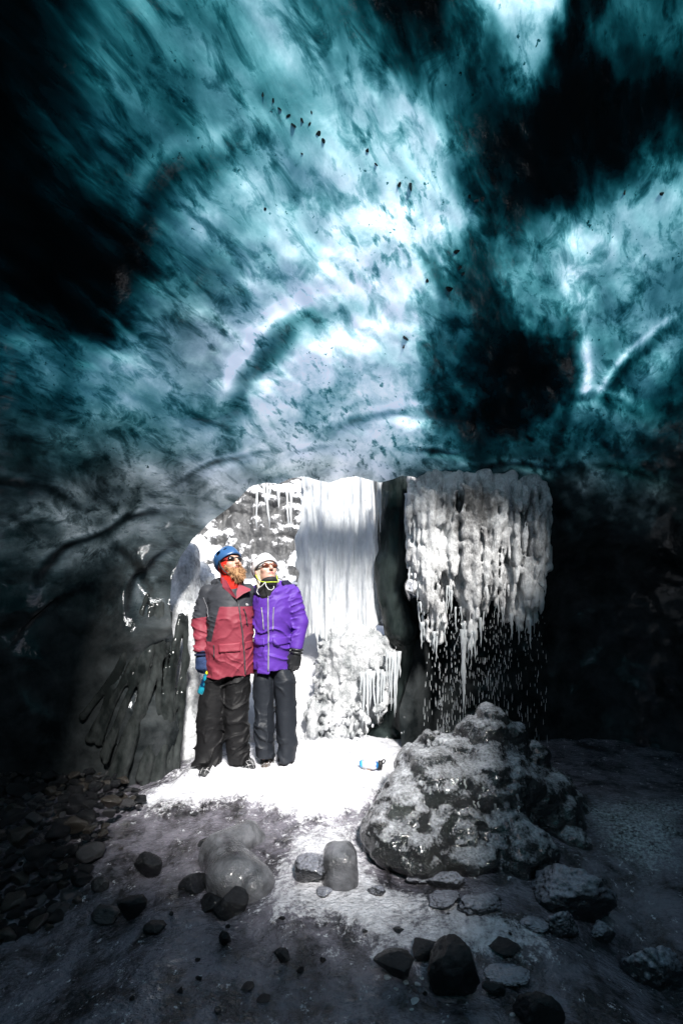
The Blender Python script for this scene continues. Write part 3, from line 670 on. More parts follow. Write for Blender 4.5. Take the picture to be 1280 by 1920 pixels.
# the frozen waterfall: an upper fall of columns, a knobbly cascade below, icicles under its right edge
rs = np.random.RandomState(4)
fall = thing('frozen_waterfall', 'tall white frozen waterfall of fused ice columns above a knobbly cascade', 'frozen waterfall', (0.2, 4.75, 0.0))
FX0, FX1 = px(570, 0, 4.8)[0], px(735, 0, 4.8)[0]
def upper(p):
    """a fused sheet of ice, fluted by the water that froze down it, ragged at its foot"""
    x, y, z = p[:, 0], p[:, 1], p[:, 2]; fr = (x + 0.05 * vnoise(np.stack([z * 3.1, x * 0, x * 0], -1), 96) + 0.02 * vnoise(np.stack([z * 11, x * 0, x * 0], -1), 97) - FX0) / (FX1 - FX0)
    q = np.stack([x + 0.025 * vnoise(p * [3, 3, 1.6], 90), y * 0.2, z], -1)
    th_ = 0.06 + 0.07 * fbm(q * [7, 1, 0.8], 2, 91) + 0.085 * fbm(q * [20, 1, 1.3], 3, 92) + 0.020 * fbm(q * [60, 4, 5], 2, 93)
    th_ = th_ * sstep(-0.06, 0.10, fr) * sstep(1.06, 0.92, fr) + 0.01
    f = np.abs(y - 4.86) - th_ - 0.03 * sstep(2.6, 1.2, z)
    zb = px(0, 1185, 4.8)[2] + 0.10 * fbm(np.stack([x * 9, x * 0, x * 0], -1), 3, 94) - 0.10 * np.exp(-((fr - 0.4) / 0.2) ** 2) + 0.22 * sstep(0.75, 1.0, fr)
    f = np.maximum(f, (zb - z) * 0.6)
    return np.maximum(f, np.maximum(-0.07 - fr, fr - 1.07) * 0.5)
sdf_obj('upper_fall', upper, (FX0 - 0.15, 4.58, 0.85), (FX1 + 0.15, 5.12, 2.75), 0.0115, M_WHITE_ICE, fall)
for k in range(34):
    fr = rs.rand(); mb = MB(); icicle_mesh(mb, px(588 + 134 * fr, 1178 - 12 * rs.rand() - 40 * (fr > 0.85), 4.80 - 0.06 * rs.rand()), rs.uniform(0.08, 0.3), rs.uniform(0.008, 0.018), k + 700, 7); mb.build('icicle', M_WHITE_ICE, fall)
for k in range(14):
    mb = MB(); icicle_mesh(mb, px(480 + 105 * rs.rand(), 900 + 12 * rs.rand(), 4.9), rs.uniform(0.12, 0.5), rs.uniform(0.010, 0.018), k + 750, 7); mb.build('icicle', M_WHITE_ICE, fall)
KNOB = []
for k in range(330):
    t = rs.rand() ** 0.8
    yy = 1185 + 240 * t
    x0 = 600 - 42 * t; x1 = 735 + 12 * (t < 0.55) - 70 * max(0, t - 0.5) * 2
    c = px(rs.uniform(x0, x1), yy, 4.62 - 0.22 * t + 0.12 * rs.rand()); KNOB.append((c, rs.uniform(0.012, 0.042) ))
def casc(p):
    f = capsule(p, px(655, 1210, 4.85), px(625, 1440, 4.75), 0.28, 0.27)
    f = smin(f, ellipsoid(p, px(690, 1235, 4.75), (0.30, 0.18, 0.24)), 0.1)
    for c, r in KNOB: f = smin(f, np.linalg.norm((p - c) * [1, 1, 0.62], axis=1) - r, 0.022)
    q = p + 0.02 * fbm(p * 7, 2, 95)[:, None]
    return f + 0.045 * fbm(p * [7, 7, 3.5], 3, 24) + 0.03 * np.abs(fbm(q * [20, 20, 11], 4, 25)) - 0.022 * (1 - scallop(q, 0.055, 27)) + 0.012
sdf_obj('lower_cascade', casc, (-0.62, 4.05, -0.1), (0.74, 5.2, 1.3), 0.0135, M_GREY_ICE, fall)
for k in range(16):
    mb = MB(); q = px(676 + 78 * (k + rs.rand() * 0.6) / 16, 1265 - 35 * (k > 9) + 10 * rs.rand(), 4.50)
    icicle_mesh(mb, q + [0, 0, 0.06], rs.uniform(0.22, 0.62), rs.uniform(0.009, 0.016), k + 50)
    mb.build('icicle', M_ICICLE, fall)

# dark clear pillar between the fall and the hanging curtain
def pillar(p):
    f = capsule(p, px(735, 860, 4.72), px(742, 1070, 4.70), 0.175, 0.15)
    f = smin(f, capsule(p, px(722, 1060, 4.68), px(750, 1180, 4.70), 0.12, 0.17), 0.07)
    f = smin(f, capsule(p, px(768, 1140, 4.85), px(760, 1440, 4.95), 0.18, 0.30), 0.1)
    f = smin(f, ellipsoid(p, px(715, 1400, 4.80), (0.24, 0.2, 0.22)), 0.06)
    return f + 0.035 * ridged(p * [6, 6, 2.0], 3, 26) - 0.02 + 0.012 * fbm(p * [14, 14, 5], 3, 27)
tag(sdf_obj('ice_pillar', pillar, (0.05, 4.2, -0.25), (1.2, 5.4, 2.9), 0.02, M_DARK_ICE), 'dark greenish clear ice pillar between the frozen fall and hanging ice curtain', 'ice pillar')

# the glassy ice that flanks the mouth on the man's side
def flank(p):
    f = capsule(p, px(352, 1040, 4.75), px(330, 1300, 4.55), 0.10, 0.24)
    f = smin(f, capsule(p, px(372, 1085, 5.0), px(365, 1300, 4.9), 0.14, 0.26), 0.08)
    f = smin(f, capsule(p, px(345, 1150, 4.6), px(340, 1460, 4.35), 0.16, 0.22), 0.08)
    f = smin(f, capsule(p, px(420, 1330, 4.75), px(420, 1470, 4.6), 0.22, 0.28), 0.1)
    f = smin(f, capsule(p, px(520, 1350, 4.85), px(540, 1470, 4.75), 0.2, 0.26), 0.1)
    q = p + 0.05 * fbm(p * 3, 2, 28)[:, None]
    return f - 0.045 * (1 - scallop(q * [1.4, 1.2, 0.7], 0.16, 9)) + 0.045 * ridged(q * [7, 7, 3.5], 4, 29) - 0.02
tag(sdf_obj('ice_flank', flank, (-2.2, 3.95, -0.3), (-0.1, 5.4, 2.1), 0.022, M_FLANK), "glassy grey ice buttress at the cave mouth behind the man's back", 'ice')

# ribbed dark ice spilling down the wall beside the man
RIBS = []
rb_ = np.random.RandomState(3)
LA = np.array([(268, 1120), (248, 1190), (215, 1265), (165, 1350)], float); LB = np.array([(350, 1150), (352, 1240), (348, 1340), (338, 1462)], float); LM = np.array([(300, 1140), (292, 1220), (262, 1330), (225, 1460)], float)
for k in range(15):
    t = k / 14 + rb_.uniform(-0.02, 0.02)
    L_ = LA * (1 - 2 * t) + LM * 2 * t if t < 0.5 else LM * (2 - 2 * t) + LB * (2 * t - 1)
    L_ = L_ + rb_.uniform(-9, 9, (4, 2)); r0 = rb_.uniform(0.010, 0.034)
    pts = [pxhit(*q) - [0, (-0.05, -0.012, 0.004, 0.02)[i] + 0.02 * t + 0.012 * rb_.rand(), 0] for i, q in enumerate(L_)]
    for i in range(3): RIBS.append((pts[i], pts[i + 1], r0 * (0.7 + 0.3 * i) + 0.004 * t * i, r0 * (0.7 + 0.3 * (i + 1)) + 0.004 * t * (i + 1)))
def ribs(p):
    f = np.full(len(p), 9.0)
    for (a, b, r0, r1) in RIBS:
        f = smin(f, capsule(p, a, b, r0, r1), 0.010)
    return f + 0.012 * fbm(p * 9, 3, 31) + 0.008 * fbm(p * 3.5, 2, 30)
tag(sdf_obj('ribbed_ice', ribs, (-2.3, 3.2, -0.2), (-1.0, 4.6, 1.5), 0.013, M_RIB), 'dark wet ribs of clear ice running down the wall beside the man', 'ice')

# the hanging curtain of ice
cur = thing('ice_curtain', 'broad grey white ice curtain hanging from the cave roof, dripping water', 'ice curtain', (1.2, 4.2, 1.1))
CUR = [(772, 1085), (782, 1112), (790, 1150), (797, 1188), (806, 1205), (818, 1206), (826, 1180), (836, 1120), (848, 1128), (858, 1160), (868, 1190), (880, 1216), (890, 1205), (900, 1180), (912, 1150), (925, 1140), (940, 1160), (955, 1172),
       (972, 1178), (988, 1184), (1000, 1172), (1010, 1150), (1018, 1118), (1026, 1078)]
CY = float(np.median([pxhit(x, 888)[1] for x in range(790, 1000, 30)])); print('CURTAIN_Y', CY, pxhit(600, 905), pxhit(800, 880)); CY = min(CY, 4.55)
CAP = []
for rep in range(3):
    for (x, yb_) in CUR:
        x += rs.uniform(-6, 6); fr = (x - 765) / 265
        Yc = CY - 0.18 * math.sin(math.pi * min(max(fr, 0), 1)) + 0.05 * rs.randn() + rep * 0.06
        b = px(x, yb_ - rs.uniform(0, 26) * (rep > 0), Yc); xt = x - 26 * (x > 1000) * (0.4 + 0.6 * rs.rand())
        t = px(xt, (903 if x < 1005 else 925) - rs.uniform(0, 10) , Yc + 0.12); CAP.append((t, b, rs.uniform(0.03, 0.07), rs.uniform(0.010, 0.022)))
for k in range(120):                      # thin strands frozen down the face
    x, yb_ = CUR[rs.randint(len(CUR))]; x += rs.uniform(-7, 7); fr = (x - 765) / 265
    Yc = CY - 0.18 * math.sin(math.pi * min(max(fr, 0), 1)) - 0.055 + 0.03 * rs.randn(); a_ = rs.rand() * 0.5
    t0, t1 = 905 + (yb_ - 905) * a_, yb_ - (yb_ - 905) * rs.rand() * 0.45
    if t1 > t0 + 25: CAP.append((px(x + rs.uniform(-4, 4), t0, Yc + 0.02), px(x, t1, Yc), rs.uniform(0.016, 0.032), rs.uniform(0.006, 0.014)))
def curt(p):
    f = np.full(len(p), 9.0)
    for t, b, r0, r1 in CAP: f = smin(f, capsule(p, t, b, r0, r1), 0.012)
    q = p + 0.02 * fbm(p * 6, 2, 33)[:, None]
    return f + 0.050 * fbm(p * [8, 8, 4], 5, 34) - 0.034 * (1 - scallop(q * [1, 1, 0.75], 0.085, 19)) + 0.022
nt_ = M_DIRTY_ICE.node_tree; P_n = nt_.nodes['Principled BSDF']; src = P_n.inputs['Base Color'].links[0].from_socket      # a pocket of black ash high in the curtain
vd = nt_.nodes.new('ShaderNodeVectorMath'); vd.operation = 'DISTANCE'; nt_.links.new(worldco(nt_), vd.inputs[0]); vd.inputs[1].default_value = tuple(px(880, 958, CY - 0.15))
dd_ = mth(nt_, 'ADD', vd.outputs['Value'], mth(nt_, 'MULTIPLY', mth(nt_, 'SUBTRACT', noise_tex(nt_, worldco(nt_), 9.0, 6, 0.7), 0.5), 0.55))
ash = mixc(nt_, ramp(nt_, dd_, [(0.12, 0.85), (0.30, 0.0)]), src, (0.025, 0.024, 0.024))
for n_ in [l.to_socket for l in list(src.links)]:
    if n_.node.type in ('BSDF_PRINCIPLED', 'BSDF_TRANSLUCENT'): nt_.links.new(ash, n_)
sdf_obj('ice_sheet', curt, (0.45, 3.95, 0.8), (2.15, 5.0, 2.85), 0.0125, M_DIRTY_ICE, cur)
for k in range(46):
    x, yb_ = CUR[k % len(CUR)]; x += rs.uniform(-6, 6)
    Yc = CY - 0.10 - 0.16 * math.sin(math.pi * (x - 765) / 265) + 0.1 * rs.rand()
    mb = MB(); icicle_mesh(mb, px(x, yb_ - 22, Yc), rs.uniform(0.10, 0.26), rs.uniform(0.006, 0.013), k + 100, 7); mb.build('icicle', M_ICICLE, cur)
mb = MB(); icicle_mesh(mb, px(870, 1180, CY - 0.2), 0.72, 0.03, 300, 9); mb.build('icicle', M_ICICLE, cur)
for k in range(10):
    mb = MB(); q = px(768 - 8 * rs.rand() - 50 * (k < 4), 895 + 5 * k, 4.5); icicle_mesh(mb, q, rs.uniform(0.2, 0.5), 0.014, k + 400, 7); mb.build('icicle', M_ICICLE, cur)

# water dripping off the curtain: separate long drops
def water_mat():
    m, nt, N, L, P = new_mat('dripping_water')
    P.inputs['Base Color'].default_value = (0.85, 0.88, 0.9, 1); P.inputs['Roughness'].default_value = 0.06; P.inputs['IOR'].default_value = 1.33
    T = N.new('ShaderNodeBsdfTranslucent'); T.inputs['Color'].default_value = (0.8, 0.85, 0.88, 1)
    M = N.new('ShaderNodeMixShader'); M.inputs[0].default_value = 0.5
    L.new(P.outputs[0], M.inputs[1]); L.new(T.outputs[0], M.inputs[2]); L.new(M.outputs[0], N['Material Output'].inputs['Surface'])
    return m
DV, DF = [], []; nb = 0
for k in range(900):
    x = rs.choice([rs.uniform(792, 1025), rs.normal(850, 22), rs.normal(925, 25)]); yy = 1150 + 260 * rs.rand(); Yc = rs.uniform(CY - 0.4, CY + 0.15)
    if abs(x - 905) > 125: continue
    c = px(x, yy, Yc); ln = rs.uniform(0.008, 0.036) * (0.5 + (yy - 1120) / 250); r = rs.uniform(0.0009, 0.0026)
    a = np.linspace(0, 2 * np.pi, 6, endpoint=False)
    ring = np.stack([np.cos(a) * r, np.sin(a) * r, np.zeros(6)], -1)
    DV.append(np.concatenate([[c + [0, 0, ln]], ring * 0.8 + c + [0, 0, ln * 0.4], ring + c - [0, 0, ln * 0.5], [c - [0, 0, ln * 0.8]]]))
    for j in range(6):
        j2 = (j + 1) % 6
        DF += [(nb, nb + 1 + j, nb + 1 + j2), (nb + 1 + j, nb + 7 + j, nb + 7 + j2, nb + 1 + j2), (nb + 13, nb + 7 + j2, nb + 7 + j)]
    nb += 14
dr = obj('water_drops', np.concatenate(DV), DF, water_mat()); tag(dr, 'shower of water drops falling from the ice curtain onto the mound', 'water', kind='stuff')

# the mound of spray ice under the curtain
def frosted_mat(name, dark=(0.012, 0.013, 0.015), pale=(0.55, 0.57, 0.62), bias=0.0, rough=0.12):
    m, nt, N, L, P = new_mat(name)
    co = worldco(nt); g = nt.nodes.new('ShaderNodeNewGeometry'); sx = nt.nodes.new('ShaderNodeSeparateXYZ'); L.new(g.outputs['Normal'], sx.inputs[0])
    f = noise_tex(nt, co, 6.0, 7, 0.65, 0.3); f2 = noise_tex(nt, co, 65.0, 3, 0.65)
    s = mth(nt, 'ADD', mth(nt, 'MULTIPLY', sx.outputs['Z'], 0.42), mth(nt, 'ADD', mth(nt, 'MULTIPLY', f, 0.55), mth(nt, 'MULTIPLY', f2, 0.5)))
    fr = ramp(nt, mth(nt, 'ADD', s, bias), [(0.60, 0.0), (0.92, 1.0)])
    L.new(mixc(nt, fr, dark, pale), P.inputs['Base Color'])
    P.inputs['Roughness'].default_value = rough; P.inputs['Specular IOR Level'].default_value = 0.8; P.inputs['Coat Weight'].default_value = 0.5; P.inputs['Coat Roughness'].default_value = 0.06
    b = bump(nt, f2, 1.0, 0.014); b = bump(nt, noise_tex(nt, co, 22.0, 4, 0.6), 0.7, 0.03, b)
    L.new(b, P.inputs['Normal'])
    return m
M_MOUND = frosted_mat('spray_ice', (0.008, 0.009, 0.010), (0.60, 0.62, 0.66), -0.15); M_LUMP = frosted_mat('frosted_lump', (0.016, 0.017, 0.020), (0.30, 0.31, 0.36), -0.02)
MND = [(900, 1500, 3.3, .40), (815, 1490, 3.15, .29), (765, 1540, 2.95, .20), (718, 1560, 2.86, .12), (1000, 1530, 3.3, .32), (1060, 1590, 3.1, .20), (915, 1405, 3.42, .20), (912, 1342, 3.42, .080), (905, 1385, 3.38, .16), (935, 1372, 3.42, .09), (960, 1390, 3.42, .10), (800, 1388, 3.35, .075),
       (835, 1420, 3.3, .14), (860, 1600, 2.85, .24), (960, 1610, 2.85, .24), (1000, 1425, 3.5, .12), (1035, 1480, 3.45, .13), (1085, 1545, 3.35, .12), (1095, 1620, 3.0, .13), (785, 1435, 3.25, .14), (762, 1490, 3.08, .12), (740, 1590, 2.75, .10), (790, 1610, 2.70, .12), (875, 1365, 3.4, .06), (1020, 1445, 3.45, .07)]
def mound(p):
    f = np.full(len(p), 9.0)
    for (x, y, Y_, r) in MND: f = smin(f, np.linalg.norm(p - px(x, y, Y_), axis=1) - r, 0.06)
    f = np.maximum(f, -ellipsoid(p, px(900, 1570, 2.55), (0.30, 0.30, 0.20)))
    q = p + 0.03 * fbm(p * 5, 2, 35)[:, None]
    return f + 0.05 * fbm(p * 4, 4, 36) - 0.045 * (1 - scallop(q, 0.12, 23)) + 0.016 * fbm(p * 22, 3, 37) + 0.02
mo = thing('ice_mound', 'large knobbly mound of frozen spray under the hanging curtain', 'ice mound', (0.95, 3.1, 0.0))
sdf_obj('spray_ice_heap', mound, (0.05, 2.35, -0.3), (1.95, 4.0, 0.85), 0.0145, M_MOUND, mo)
for k in range(26):
    xx, yy = rs.uniform(765, 975), rs.uniform(1450, 1545); c_ = px(xx, yy, 3.0)
    ys_ = np.linspace(2.3, 3.4, 220); P_ = np.stack([(xx - CX) / F_PX * ys_, ys_, CAM_H + (HY - yy) / F_PX * ys_], -1); h_ = mound(P_) < 0
    if not h_.any(): continue
    q = P_[np.argmax(h_)]; mb = MB(); icicle_mesh(mb, q + [0, -0.004, 0.012], rs.uniform(0.05, 0.13), rs.uniform(0.004, 0.008), k + 500, 6); mb.build('icicle', M_GREY_ICE, mo)

# ---------------------------------------------------------------- stones
def ico(sub):
    bm = bmesh.new(); bmesh.ops.create_icosphere(bm, subdivisions=sub, radius=1.0)
    V = np.array([v.co[:] for v in bm.verts]); Fc = np.array([[v.index for v in f.verts] for f in bm.faces]); bm.free(); return V, Fc
ICO4, ICO3 = ico(5), ico(4)
def stone_shape(seed, dims, sharp=0.6, planes=11, hi=True, rough=0.03):
    V, Fc = ICO4 if hi else ICO3; r = np.random.RandomState(seed)
    n = r.randn(planes, 3); n /= np.linalg.norm(n, axis=1)[:, None]; dd = r.uniform(0.50, 0.92, planes)
    q = V @ n.T; lim = np.where(q > 0.05, dd[None] / np.maximum(q, 0.05), 9)
    k = 70.0 * sharp ** 2 + 5
    rad = -np.log(np.exp(-k * np.minimum(lim, 1.6)).sum(1) + np.exp(-k * 1.0)) / k
    rad = rad * (1 + 0.10 * fbm(V * 1.4 + seed, 3, seed) + rough * fbm(V * 6 + seed, 4, seed + 1))
    return V * rad[:, None] * np.asarray(dims), Fc
def place_stone(name, label, cat, x, yb_, wpx, hpx, seed, mat, sharp=0.6, deep=0.75, group=None, sink=0.15, tilt=0.0, rough=0.075):
    gz = -0.08
    for _ in range(4):
        Y_ = F_PX * (CAM_H - gz) / (yb_ - HY); X_ = (x - CX) / F_PX * Y_; gz = ground_at(X_, Y_)
    V, Fc = stone_shape(seed, (1.0, deep, 0.5 * hpx / wpx * 2 * 0.85), sharp, rough=rough)
    V = V @ rotz(seed * 1.7 % 0.8 - 0.4).T @ roty(tilt).T
    V[:, :2] -= (V[:, :2].max(0) + V[:, :2].min(0)) / 2; V[:, 2] -= V[:, 2].min()
    S = wpx / F_PX * Y_ / (V[:, 0].max() - V[:, 0].min()); Sz = S
    for _ in range(5):                            # settle it on the ground at its true size
        gz = ground_at(X_, Y_); U_ = V * [S, S, Sz] + [X_, Y_, gz - sink * Sz * V[:, 2].max()]
        vis = U_[U_[:, 2] > gz - 0.01]; xs_ = CX + F_PX * vis[:, 0] / vis[:, 1]; ys_ = HY - F_PX * (vis[:, 2] - CAM_H) / vis[:, 1]
        S *= wpx / (xs_.max() - xs_.min()); Sz *= np.clip(hpx / (ys_.max() - ys_.min()), 0.6, 1.6) ** 0.7
        Y_ *= 1 + 0.6 * (ys_.max() - yb_) / (yb_ - HY); X_ += (x - (xs_.max() + xs_.min()) / 2) / F_PX * Y_
    V = V * [S, S, Sz] + [X_, Y_, gz - sink * Sz * V[:, 2].max()]
    o = obj(name, V, Fc, mat); return tag(o, label, cat, group)
place_stone('rock', 'squat black wet rock, left one of the pair on the frost near the bottom', 'rock', 738, 1838, 78, 62, 11, M_ROCK, 0.8)
place_stone('rock', 'tall black glossy rock standing upright in the frosty foreground', 'rock', 850, 1868, 100, 118, 23, M_ROCK, 0.8, 0.8)
place_stone('rock', 'low black rock leaning on the tall upright black rock', 'rock', 798, 1803, 52, 44, 14, M_ROCK, 0.8)
place_stone('rock', 'round black wet rock standing in the dark ice left of the glazed hump', 'rock', 278, 1648, 54, 52, 15, M_ROCK, 0.25)
place_stone('rock', 'rounded black rock just above the three-cornered stones on the dark ice', 'rock', 248, 1728, 58, 52, 16, M_ROCK, 0.35)
place_stone('rock', 'wide grey brown slab of rock beside the rounded black rock', 'rock', 200, 1734, 60, 38, 17, M_ROCK_DRY, 0.8)
place_stone('rock', 'small upright black rock alone below the glazed hump', 'rock', 422, 1774, 24, 30, 18, M_ROCK, 0.8)
place_stone('rock', 'small forked black rock frozen into the middle of the wet ice', 'rock', 529, 1806, 30, 30, 19, M_ROCK, 0.9)
place_stone('rock', 'dark flat rock on the frost behind the two black rocks', 'rock', 945, 1790, 66, 34, 20, M_ROCK, 0.6)
place_stone('rock', 'jagged black rock at the bottom edge, right of the tall rock', 'rock', 1010, 1935, 100, 78, 33, M_ROCK, 1.0, 0.5)
place_stone('rock', 'thin black flake of rock lying on the frost above the squat rock', 'rock', 748, 1750, 24, 12, 22, M_ROCK, 0.9)
place_stone('rock', 'pair-like low black stone trailing below the glazed hump', 'rock', 292, 1750, 50, 26, 24, M_ROCK, 0.7)
place_stone('rock', 'pale wet stone on the shore of the cobble heap', 'rock', 188, 1674, 36, 32, 25, M_ROCK_DRY, 0.8)
place_stone('rock', 'square brown stone standing on end where the snow meets the cobbles', 'rock', 231, 1512, 20, 28, 26, M_ROCK_BROWN, 0.9)
place_stone('rock', 'dark stone on the edge of the white snow near the ice wall', 'rock', 262, 1506, 30, 12, 27, M_ROCK, 0.5)
place_stone('rock', 'small black stone stranded on the snow above the glazed hump', 'rock', 366, 1531, 20, 9, 28, M_ROCK, 0.8)
place_stone('rock', 'black shard lying flat on the dark ice, lowest on the floor', 'rock', 494, 1880, 26, 12, 29, M_ROCK, 0.9)
place_stone('rock', 'black shard just above the lowest shard on the dark ice', 'rock', 464, 1858, 26, 14, 30, M_ROCK, 0.9)
place_stone('rock', 'dark wet rock half sunk between the tall rock and bottom edge', 'rock', 925, 1868, 46, 30, 31, M_ROCK, 0.7)
for k, (x, y, wd, ht, lb) in enumerate([(1075, 1722, 165, 105, 'big rounded grey boulder rimed with frost right of the mound'), (1130, 1772, 48, 48, 'small pointed frosted stone below the big grey boulder'),
        (1052, 1762, 66, 56, 'dark rounded icy lump between the small pointed stone and the snow'), (898, 1722, 84, 50, 'low frosted lump on the snow in front of the mound'), (832, 1704, 60, 34, 'smaller frosted lump beside the low lump in front of the mound'),
        (790, 1660, 60, 30, 'icy lump at the foot of the mound by its snowy end'), (838, 1672, 70, 40, 'icy lump at the foot of the mound under its hollow'), (705, 1682, 36, 22, 'small icy lump behind the capsule-shaped boulder'),
        (1225, 1860, 130, 90, 'dark rimed boulder at the right edge of the floor'), (1000, 1752, 60, 34, 'flat rimed lump between snow and the dark rounded icy lump'), (950, 1850, 90, 40, 'long low ice hump near the bottom right')]):
    place_stone('icy_stone', lb, 'icy stone', x, y, wd, ht, 60 + k, M_LUMP, 0.3, 0.62, None, 0.3, 0.0, 0.14)

# two boulders under a glaze of clear ice
def glaze_mat(name):
    m, nt, N, L, P = new_mat(name)
    co = worldco(nt); f = noise_tex(nt, co, 7.0, 6, 0.6, 0.4); f2 = noise_tex(nt, co, 120.0, 2, 0.6)
    L.new(mixc(nt, ramp(nt, f, [(0.35, 0.0), (0.7, 1.0)]), (0.035, 0.036, 0.039), (0.20, 0.205, 0.225)), P.inputs['Base Color'])
    P.inputs['Roughness'].default_value = 0.18; P.inputs['Coat Weight'].default_value = 0.7; P.inputs['Coat Roughness'].default_value = 0.09; P.inputs['Coat IOR'].default_value = 1.31
    b = bump(nt, f2, 0.6, 0.006); b = bump(nt, noise_tex(nt, co, 18.0, 5, 0.6), 0.6, 0.03, b)
    L.new(b, P.inputs['Normal']); return m
M_GLAZE = glaze_mat('glazed_ice')
def gpx(x, yb_, lift=0.0):
    gz = -0.08
    for _ in range(4):
        Y_ = F_PX * (CAM_H - gz) / (yb_ - HY); X_ = (x - CX) / F_PX * Y_; gz = ground_at(X_, Y_)
    return np.array([X_, Y_, gz + lift])
a, b, c, d = gpx(455, 1572), gpx(405, 1612), gpx(425, 1670), gpx(462, 1672)
e = gpx(440, 1712)
def hump(p):
    f = capsule(p, a + [0.02, 0, 0.01], b + [0.02, 0.02, 0.03], 0.085, 0.115)
    f = smin(f, capsule(p, b + [0.02, 0, 0.02], c + [0.02, 0.05, 0.03], 0.105, 0.14), 0.03)
    f = smin(f, capsule(p, b + [0.05, 0.02, 0.05], d + [0.03, 0.02, 0.01], 0.07, 0.125), 0.025)
    f = smin(f, capsule(p, a + [0.09, 0, -0.01], a + [0.0, 0, 0.0], 0.05, 0.06), 0.03)
    return f + 0.022 * fbm(p * 6, 4, 38)
hb = thing('glazed_boulder', 'long two humped boulder under a grey glaze of ice, black stone showing at its foot', 'boulder', tuple(c))
sdf_obj('ice_glaze', hump, np.min([a, b, c, d], 0) - 0.25, np.max([a, b, c, d], 0) + 0.25, 0.009, M_GLAZE, hb)
for q, w_, h_, sd_ in ((e + [-0.02, 0.03, 0.02], 0.09, 0.08, 41), (gpx(362, 1668) + [0, .03, .0], 0.085, 0.05, 42), (gpx(396, 1705) + [0, .04, .0], 0.08, 0.05, 43), (gpx(385, 1585) + [0, .02, .0], 0.05, 0.03, 44)):
    V, Fc = stone_shape(sd_, (w_, w_, h_), 0.9); obj('stone', V + q, Fc, M_ROCK, hb)
g1 = gpx(637, 1672)
def capsb(p):
    q = p - g1 - [0, 0.10, 0.06]
    q = q / [0.098, 0.10, 0.135]
    f = ((np.abs(q) ** 3.2).sum(1) ** (1 / 3.2) - 1) * 0.1
    return f + 0.014 * fbm(p * 7, 3, 39)
cb = thing('glazed_boulder', 'capsule-shaped grey boulder under a smooth glaze of ice standing in the snow', 'boulder', tuple(g1))
sdf_obj('ice_glaze', capsb, g1 - [0.2, 0.1, 0.15], g1 + [0.2, 0.35, 0.3], 0.008, M_GLAZE, cb)
place_stone('icy_stone', 'low icy stone leaning against the back of the capsule-shaped boulder', 'icy stone', 583, 1656, 62, 58, 81, M_LUMP, 0.2)
place_stone('icy_stone', 'dark icy pebble clump at the foot of the capsule-shaped boulder', 'icy stone', 608, 1682, 30, 20, 82, M_LUMP, 0.5)

# chips of clear ice
for k, (x, y, s_) in enumerate([(726, 1838, 15), (738, 1826, 11), (760, 1846, 12), (783, 1850, 13), (777, 1884, 17), (771, 1896, 9), (960, 1906, 11), (790, 1838, 9), (742, 1858, 10)]):
    o = place_stone('ice_chip', 'clear chip of ice scattered round the squat black rock', 'ice chip', x, y, s_, s_ * 0.7, 90 + k, M_ICICLE, 1.0, group='chips of ice by the black rocks')

# the heap of wet cobbles against the wall: each a stone of its own
protos = []
for k in range(9):
    V, Fc = stone_shape(200 + k, (1.0, 0.8 + 0.05 * k, 0.62), 0.62 + 0.05 * k, hi=False)
    protos.append(mesh_data('cobble', V, Fc, (M_ROCK, M_ROCK_DRY, M_ROCK, M_ROCK_BROWN, M_ROCK)[k % 5]))
HEAP = np.array([(-30, 1478), (150, 1478), (215, 1482), (258, 1500), (262, 1522), (222, 1545), (200, 1580), (175, 1640), (150, 1690), (100, 1745), (-30, 1790)], float)
rs = np.random.RandomState(12); done = []; tries = 0
def pile(x, y): return 0.13 * sstep(-1.1, -1.75, x) * sstep(2.5, 3.1, y)
for want, rmin, rmax in ((20, 19, 27), (90, 10, 18), (180, 5, 10)):
    got = 0; tries = 0
    while got < want and tries < 4000:
        tries += 1
        x, y = rs.uniform(-30, 265), rs.uniform(1480, 1785)
        if poly_sd(np.array([[x, y]]), HEAP)[0] > -rmin * 0.4: continue
        r = rs.uniform(rmin, rmax) * (0.75 + (y - 1480) / 600)
        if any(math.hypot(x - q[0], (y - q[1]) * 1.5) < (r + q[2]) * 0.72 for q in done): continue
        done.append((x, y, r)); got += 1
        g = gpx(x, y); R = r / F_PX * g[1]
        o = bpy.data.objects.new('cobble', protos[rs.randint(9)]); COL.objects.link(o)
        o.location = (g[0], g[1] + R * 0.5, g[2] + pile(g[0], g[1]) + R * 0.22); o.scale = (R, R, R * rs.uniform(0.8, 1.2))
        o.rotation_euler = (rs.uniform(-.5, .5), rs.uniform(-.5, .5), rs.uniform(0, 6.28))
        tag(o, 'wet dark cobble in the heap against the left ice wall', 'cobble', 'wet cobbles heaped against the left ice wall')
# a few loose stones in the ice
rs = np.random.RandomState(31)
for k in range(40):
    x, y = rs.uniform(170, 1000), rs.uniform(1560, 1910)
    if poly_sd(np.array([[x, y]]), SNOW_POLY)[0] < 10 or rs.rand() > 0.4 + (y - 1560) / 500: continue
    g = gpx(x, y); R = rs.uniform(3, 9) / F_PX * g[1]
    o = bpy.data.objects.new('pebble', protos[rs.randint(9)]); COL.objects.link(o)
    o.location = (g[0], g[1], g[2] + R * 0.15); o.scale = (R, R, R * 0.8); o.rotation_euler = (rs.uniform(-.5, .5), rs.uniform(-.5, .5), rs.uniform(0, 6.28))
    tag(o, 'small black pebble frozen into the dark wet ice', 'pebble', 'pebbles frozen into the wet ice')

